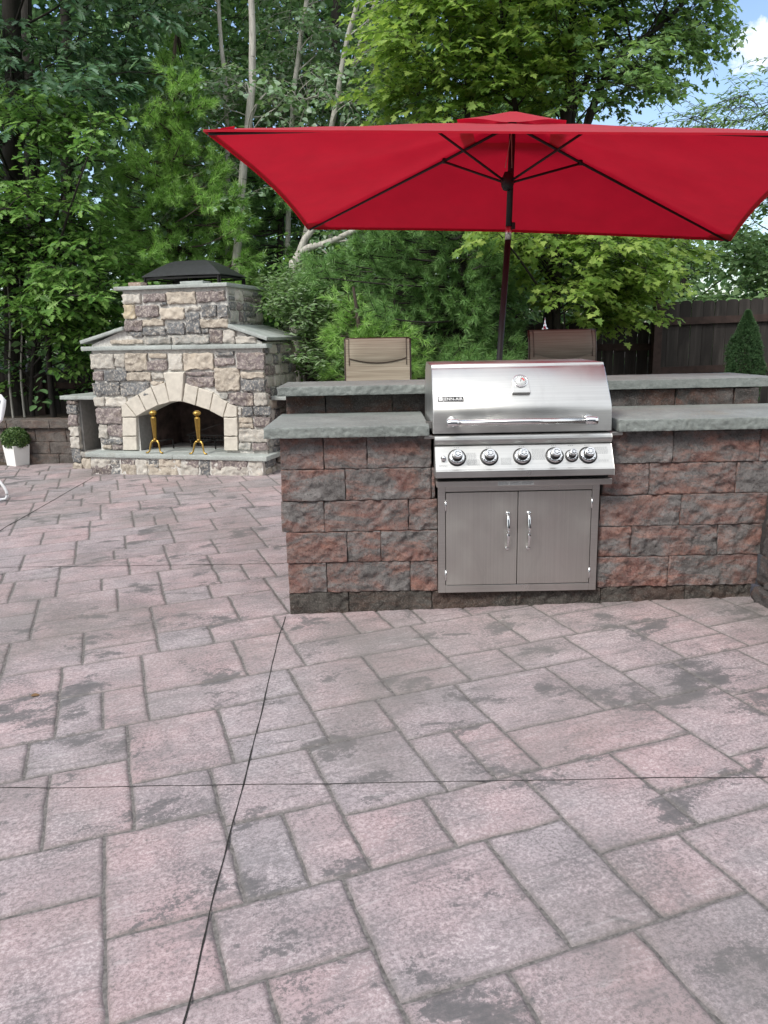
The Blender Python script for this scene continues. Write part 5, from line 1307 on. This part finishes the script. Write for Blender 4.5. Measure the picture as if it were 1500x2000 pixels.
# -- shrub right of the fireplace
t = tree('willow_shrub', 'light green small-leaved shrub hugging the shaded side of the fireplace', 'shrub', ground_at(600, 740, 5.4))
broadleaf(t, [([(600, 745, .02), (598, 650, .014), (590, 560, .008)], 5.5, 4)], 5.3, [([(540, 570), (580, 525), (630, 555), (685, 620), (690, 700), (660, 748), (585, 748), (590, 650), (560, 630)], 58)], 'willow', .07, LM_shrub, BK_grey, dY=.22, tw=12, nl=14, twig=.28, limb_r=.006, flat=.7, droop=-.15, spread=.22)
adopt(t)
t = tree('viburnum_shrub', 'dark leafy shrub in the gap between the birch and the shaded pine', 'shrub', ground_at(660, 620, 6.9))
broadleaf(t, [([(655, 660, .03), (660, 560, .02), (665, 470, .01)], 6.9, 4)], 6.9, [([(560, 500), (640, 470), (800, 440), (830, 560), (760, 700), (560, 700)], 70)], 'ovate', .085, LM_beech, BK_dark, dY=.4, tw=9, nl=11, twig=.4)
adopt(t)
# -- maple
t = tree('maple_tree', 'broad maple with bright yellow green leaves spreading behind the umbrella', 'tree', ground_at(1076, 640, 5.9))
tr = [([(1072, 690, .095), (1078, 580, .088), (1084, 500, .082), (1100, 330, .075), (1112, 180, .06), (1118, 60, .045), (1128, -200, .03)], 5.9, 5), ([(1086, 480, .05), (1150, 230, .045), (1210, 110, .036), (1290, 50, .026), (1400, -60, .014)], 5.8, 6), ([(1100, 330, .045), (1150, 150, .036), (1190, 60, .028), (1240, -120, .018)], 6.1, 7), ([(1086, 470, .04), (1030, 300, .034), (990, 120, .026), (975, -60, .018)], 5.7, 8)]
broadleaf(t, tr[:1]+tr[3:], 5.7, [([(735, 20), (830, -60), (1000, -160), (1120, -160), (1110, 110), (1120, 215), (1000, 232), (850, 232), (760, 200)], 105), ([(1000, 450), (1110, 440), (1240, 452), (1330, 470), (1290, 520), (1240, 600), (1150, 640), (1080, 600), (1010, 500)], 62), ([(930, 445), (1010, 440), (1000, 480), (960, 490)], 6)], 'maple', .10, LM_maple, BK_dark, dY=.55, tw=10, nl=11, twig=.42, limb_r=.011)
lim = [c for c in t.children]
for c in lim: c.name = 'sunny_crown' if c.name.startswith('crown') else 'trunk'
n0 = len(t.children)
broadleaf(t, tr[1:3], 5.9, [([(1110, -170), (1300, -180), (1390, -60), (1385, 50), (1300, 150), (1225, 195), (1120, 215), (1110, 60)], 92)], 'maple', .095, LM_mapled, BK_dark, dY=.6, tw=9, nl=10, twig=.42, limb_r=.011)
adopt(t)
# -- dwarf spruce
def spruce():
    b = at(1452, 725, 5.6); top = at(1451, 608, 5.6); t = tree('dwarf_spruce', 'small conical green spruce in front of the wooden fence', 'shrub', (b[0], b[1], floor_z(b[0], b[1])))
    z0, z1 = .05, top[2]; n = 8200; s = rng.random(n)**.85; r = .195*np.interp(s, [0, .3, .55, .68, .8, .9, 1], [.62, .85, 1, .92, .66, .38, .04]); a = rng.uniform(0, 2*np.pi, n)
    rr = r*(1-.35*rng.random(n)**2+np.where(rng.random(n) < .04, rng.uniform(.06, .22, n), 0))*(1+.22*vnoise(np.stack([np.cos(a)*2.2, np.sin(a)*2.2, s*9], 1), 5)+.12*vnoise(np.stack([np.cos(a)*6, np.sin(a)*6, s*20], 1), 6)); pos = np.stack([b[0]+rr*np.cos(a), b[1]+rr*np.sin(a), z0+(z1-z0)*s], 1); d = np.stack([np.cos(a), np.sin(a), .7+0*a], 1)+rng.normal(size=(n, 3))*.3
    d /= np.linalg.norm(d, axis=1)[:, None]; per = 12; bb = np.repeat(pos, per, 0); dd = np.repeat(d, per, 0); q = rand_unit(n*per); nd = dd+q*.9; nd /= np.linalg.norm(nd, axis=1)[:, None]
    tip = bb+nd*rng.uniform(.018, .036, (n*per, 1)); sv = np.cross(nd, rand_unit(n*per)); sv /= np.linalg.norm(sv, axis=1)[:, None]+1e-6
    v = np.stack([bb-sv*.0028, bb+sv*.0028, tip], 1).reshape(-1, 3); fast_mesh('foliage', [(v, np.arange(len(v)).reshape(-1, 3), 0)], [LM_spruce], t)
    MB().tube([(b[0], b[1], floor_z(b[0], b[1])-.02), (b[0], b[1], z1-.05)], [.03, .006], 8).build('trunk', BK_brown, t); adopt(t)
spruce()
def fallen_leaf():
    g = gnd(60, 1361); v, f = leaves('ovate', np.array([g+np.array([0, 0, .004])]), np.array([[1., .3, .1]]), np.array([[.1, -.2, 1.]]), [.034])
    o = fast_mesh('fallen_leaf', [(v, f, 0)], [plain('dry_leaf', (.16, .09, .04), .8, 0, .2, 80, .1)]); tag(o, 'small dry brown leaf lying on the patio', 'leaf')
fallen_leaf()
# -- deep wood behind
def deep(lab, poly, n, Y, lm, kind='ovate', size=.135, dY=.8, trunk=None, name='woodland_tree', group='trees in the wood behind', tw=9):
    t = tree(name, lab, 'tree', ground_at(trunk[0][0], trunk[0][1], Y+.3), group)
    broadleaf(t, [(trunk, Y+.3, Y)], Y, [(poly, n)], kind, size, lm, BK_dark, dY=dY, tw=tw, nl=8, twig=.65, spread=.55, limb_r=.016); adopt(t)
deep('dark woodland tree deep behind the tallest oak', [(-400, -420), (160, -420), (180, 380), (150, 620), (-400, 640)], 95, 9.6, LM_dark, trunk=[(70, 700, .12), (60, 300, .10), (50, -200, .07), (45, -1000, .03)])
deep('dark woodland tree deep behind the light young pine', [(120, -420), (470, -420), (470, 300), (420, 620), (130, 620)], 95, 9.8, LM_dark, trunk=[(140, 700, .11), (132, 330, .10), (125, -200, .07), (120, -1000, .03)])
deep('dark woodland tree deep behind the pale aspen trunks', [(420, -420), (800, -420), (820, 250), (800, 640), (430, 640)], 110, 10., LM_dark, trunk=[(640, 700, .10), (650, 300, .09), (665, -200, .06), (670, -1000, .03)])
deep('mid green woodland tree deep behind the maple', [(720, -420), (1130, -420), (1120, 150), (1060, 620), (740, 640)], 95, 10.4, LM_mapled, trunk=[(820, 700, .10), (815, 300, .09), (812, -200, .06), (815, -1000, .03)], kind='ovate', size=.13)
deep('dense dark undergrowth tree behind the pines and the bar', [(560, 430), (1040, 430), (1050, 720), (560, 740)], 70, 8.8, LM_dark, trunk=[(780, 730, .07), (790, 600, .06), (800, 430, .04)], size=.13)
deep('dark undergrowth tree behind the shaded fence and low wall', [(-250, 450), (240, 450), (260, 760), (-250, 780)], 55, 8.3, LM_dark, trunk=[(190, 760, .06), (195, 600, .05), (200, 450, .04)], size=.13)
def wood_mass():
    n = 74000; P = np.c_[rng.uniform(-900, 1130, n), rng.uniform(-620, 720, n)]; P[66000:] = np.c_[rng.uniform(1100, 2100, 8000), rng.uniform(455, 720, 8000)]; dz = rng.uniform(13.5, 19, n); dz[66000:] += 8; c = at_np(P, dz)
    keep = (fbm(c*.55, 21, 3) > -1.1) & (c[:, 2] > .1); c = c[keep]; n = len(c)
    up = rng.normal(size=(n, 3))*.6+np.array([0, -.4, .9]); v, f = leaves('ovate', c, rng.normal(size=(n, 3))+np.array([0, 0, -.3]), up, rng.uniform(.18, .34, n))
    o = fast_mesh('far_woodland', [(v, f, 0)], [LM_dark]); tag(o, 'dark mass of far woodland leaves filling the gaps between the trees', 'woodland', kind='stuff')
wood_mass()
# -- beyond the fence, right
deep('pale grey green tree far beyond the tall fence', [(1180, 430), (1290, 400), (1440, 470), (1500, 530), (1480, 640), (1150, 640)], 95, 17, LM_far, trunk=[(1330, 660, .14), (1335, 560, .12), (1340, 450, .08)], kind='aspen', size=.15, dY=1.2, group='trees beyond the fence')
deep('leafy tree beyond the fence, rising right behind the dwarf spruce', [(1440, 340), (1640, 300), (1700, 640), (1480, 640), (1470, 520), (1425, 440)], 80, 15, LM_far, trunk=[(1540, 660, .14), (1545, 500, .12), (1550, 330, .08)], kind='aspen', size=.14, dY=1., group='trees beyond the fence')
deep('airy tree with drooping pale leaves against the open sky', [(1462, 170), (1560, 120), (1680, 260), (1560, 330), (1440, 268), (1230, 256), (1340, 228), (1420, 205)], 40, 12, LM_far, trunk=[(1600, 640, .11), (1590, 400, .10), (1570, 130, .06)], kind='willow', size=.15, dY=.6, group='trees beyond the fence')
deep('green tree beyond the lower fence between the umbrella pole and the maple', [(930, 420), (1200, 430), (1220, 640), (940, 650)], 75, 13, LM_far, trunk=[(1010, 660, .10), (1015, 560, .09), (1020, 430, .06)], kind='ovate', size=.13, dY=.8, group='trees beyond the fence')

# ------------------------------------------------------------------ unseen house behind the photographer, added to block sky and mirror in the steel
def house():
    t = thing('house', 'unseen beige clapboard house behind the viewer, mirrored only softly in the grill hood', 'house', loc=(0, -12, 0))
    wb = MB(); y0 = -8.5; wb.box(-9, 9, -16, y0-.02, -.3, 5.2)
    k = 0; z = -.2
    while z < 5.1: wb.add([(-9.01, y0, z), (9.01, y0, z), (9.01, y0+.02, z), (-9.01, y0+.02, z), (-9.01, y0, z+.16), (9.01, y0, z+.16)], [(3, 2, 5, 4), (0, 1, 2, 3)], 0); z += .16
    wb.build('wall', M_side, t)
    for x in (-6, -2.4, 2.4, 6):
        for zz in (.9, 3.2):
            fb = MB(); fb.box(x-.6, x+.6, y0+.02, y0+.06, zz, zz+1.4); fr = fb.build('window', M_trim, t); MB().box(x-.52, x+.52, y0+.061, y0+.066, zz+.08, zz+1.32).build('pane', M_win, fr)
    rb = MB(); rb.prism([(-9.5, -16.5, 5.2), (-9.5, y0+.5, 5.2), (-9.5, -12.2, 8.0)], (19, 0, 0)); rb.build('roof', M_roof, t); adopt(t)
house()
print('faces', sum(len(o.data.polygons) for o in sc.objects if o.type == 'MESH'))
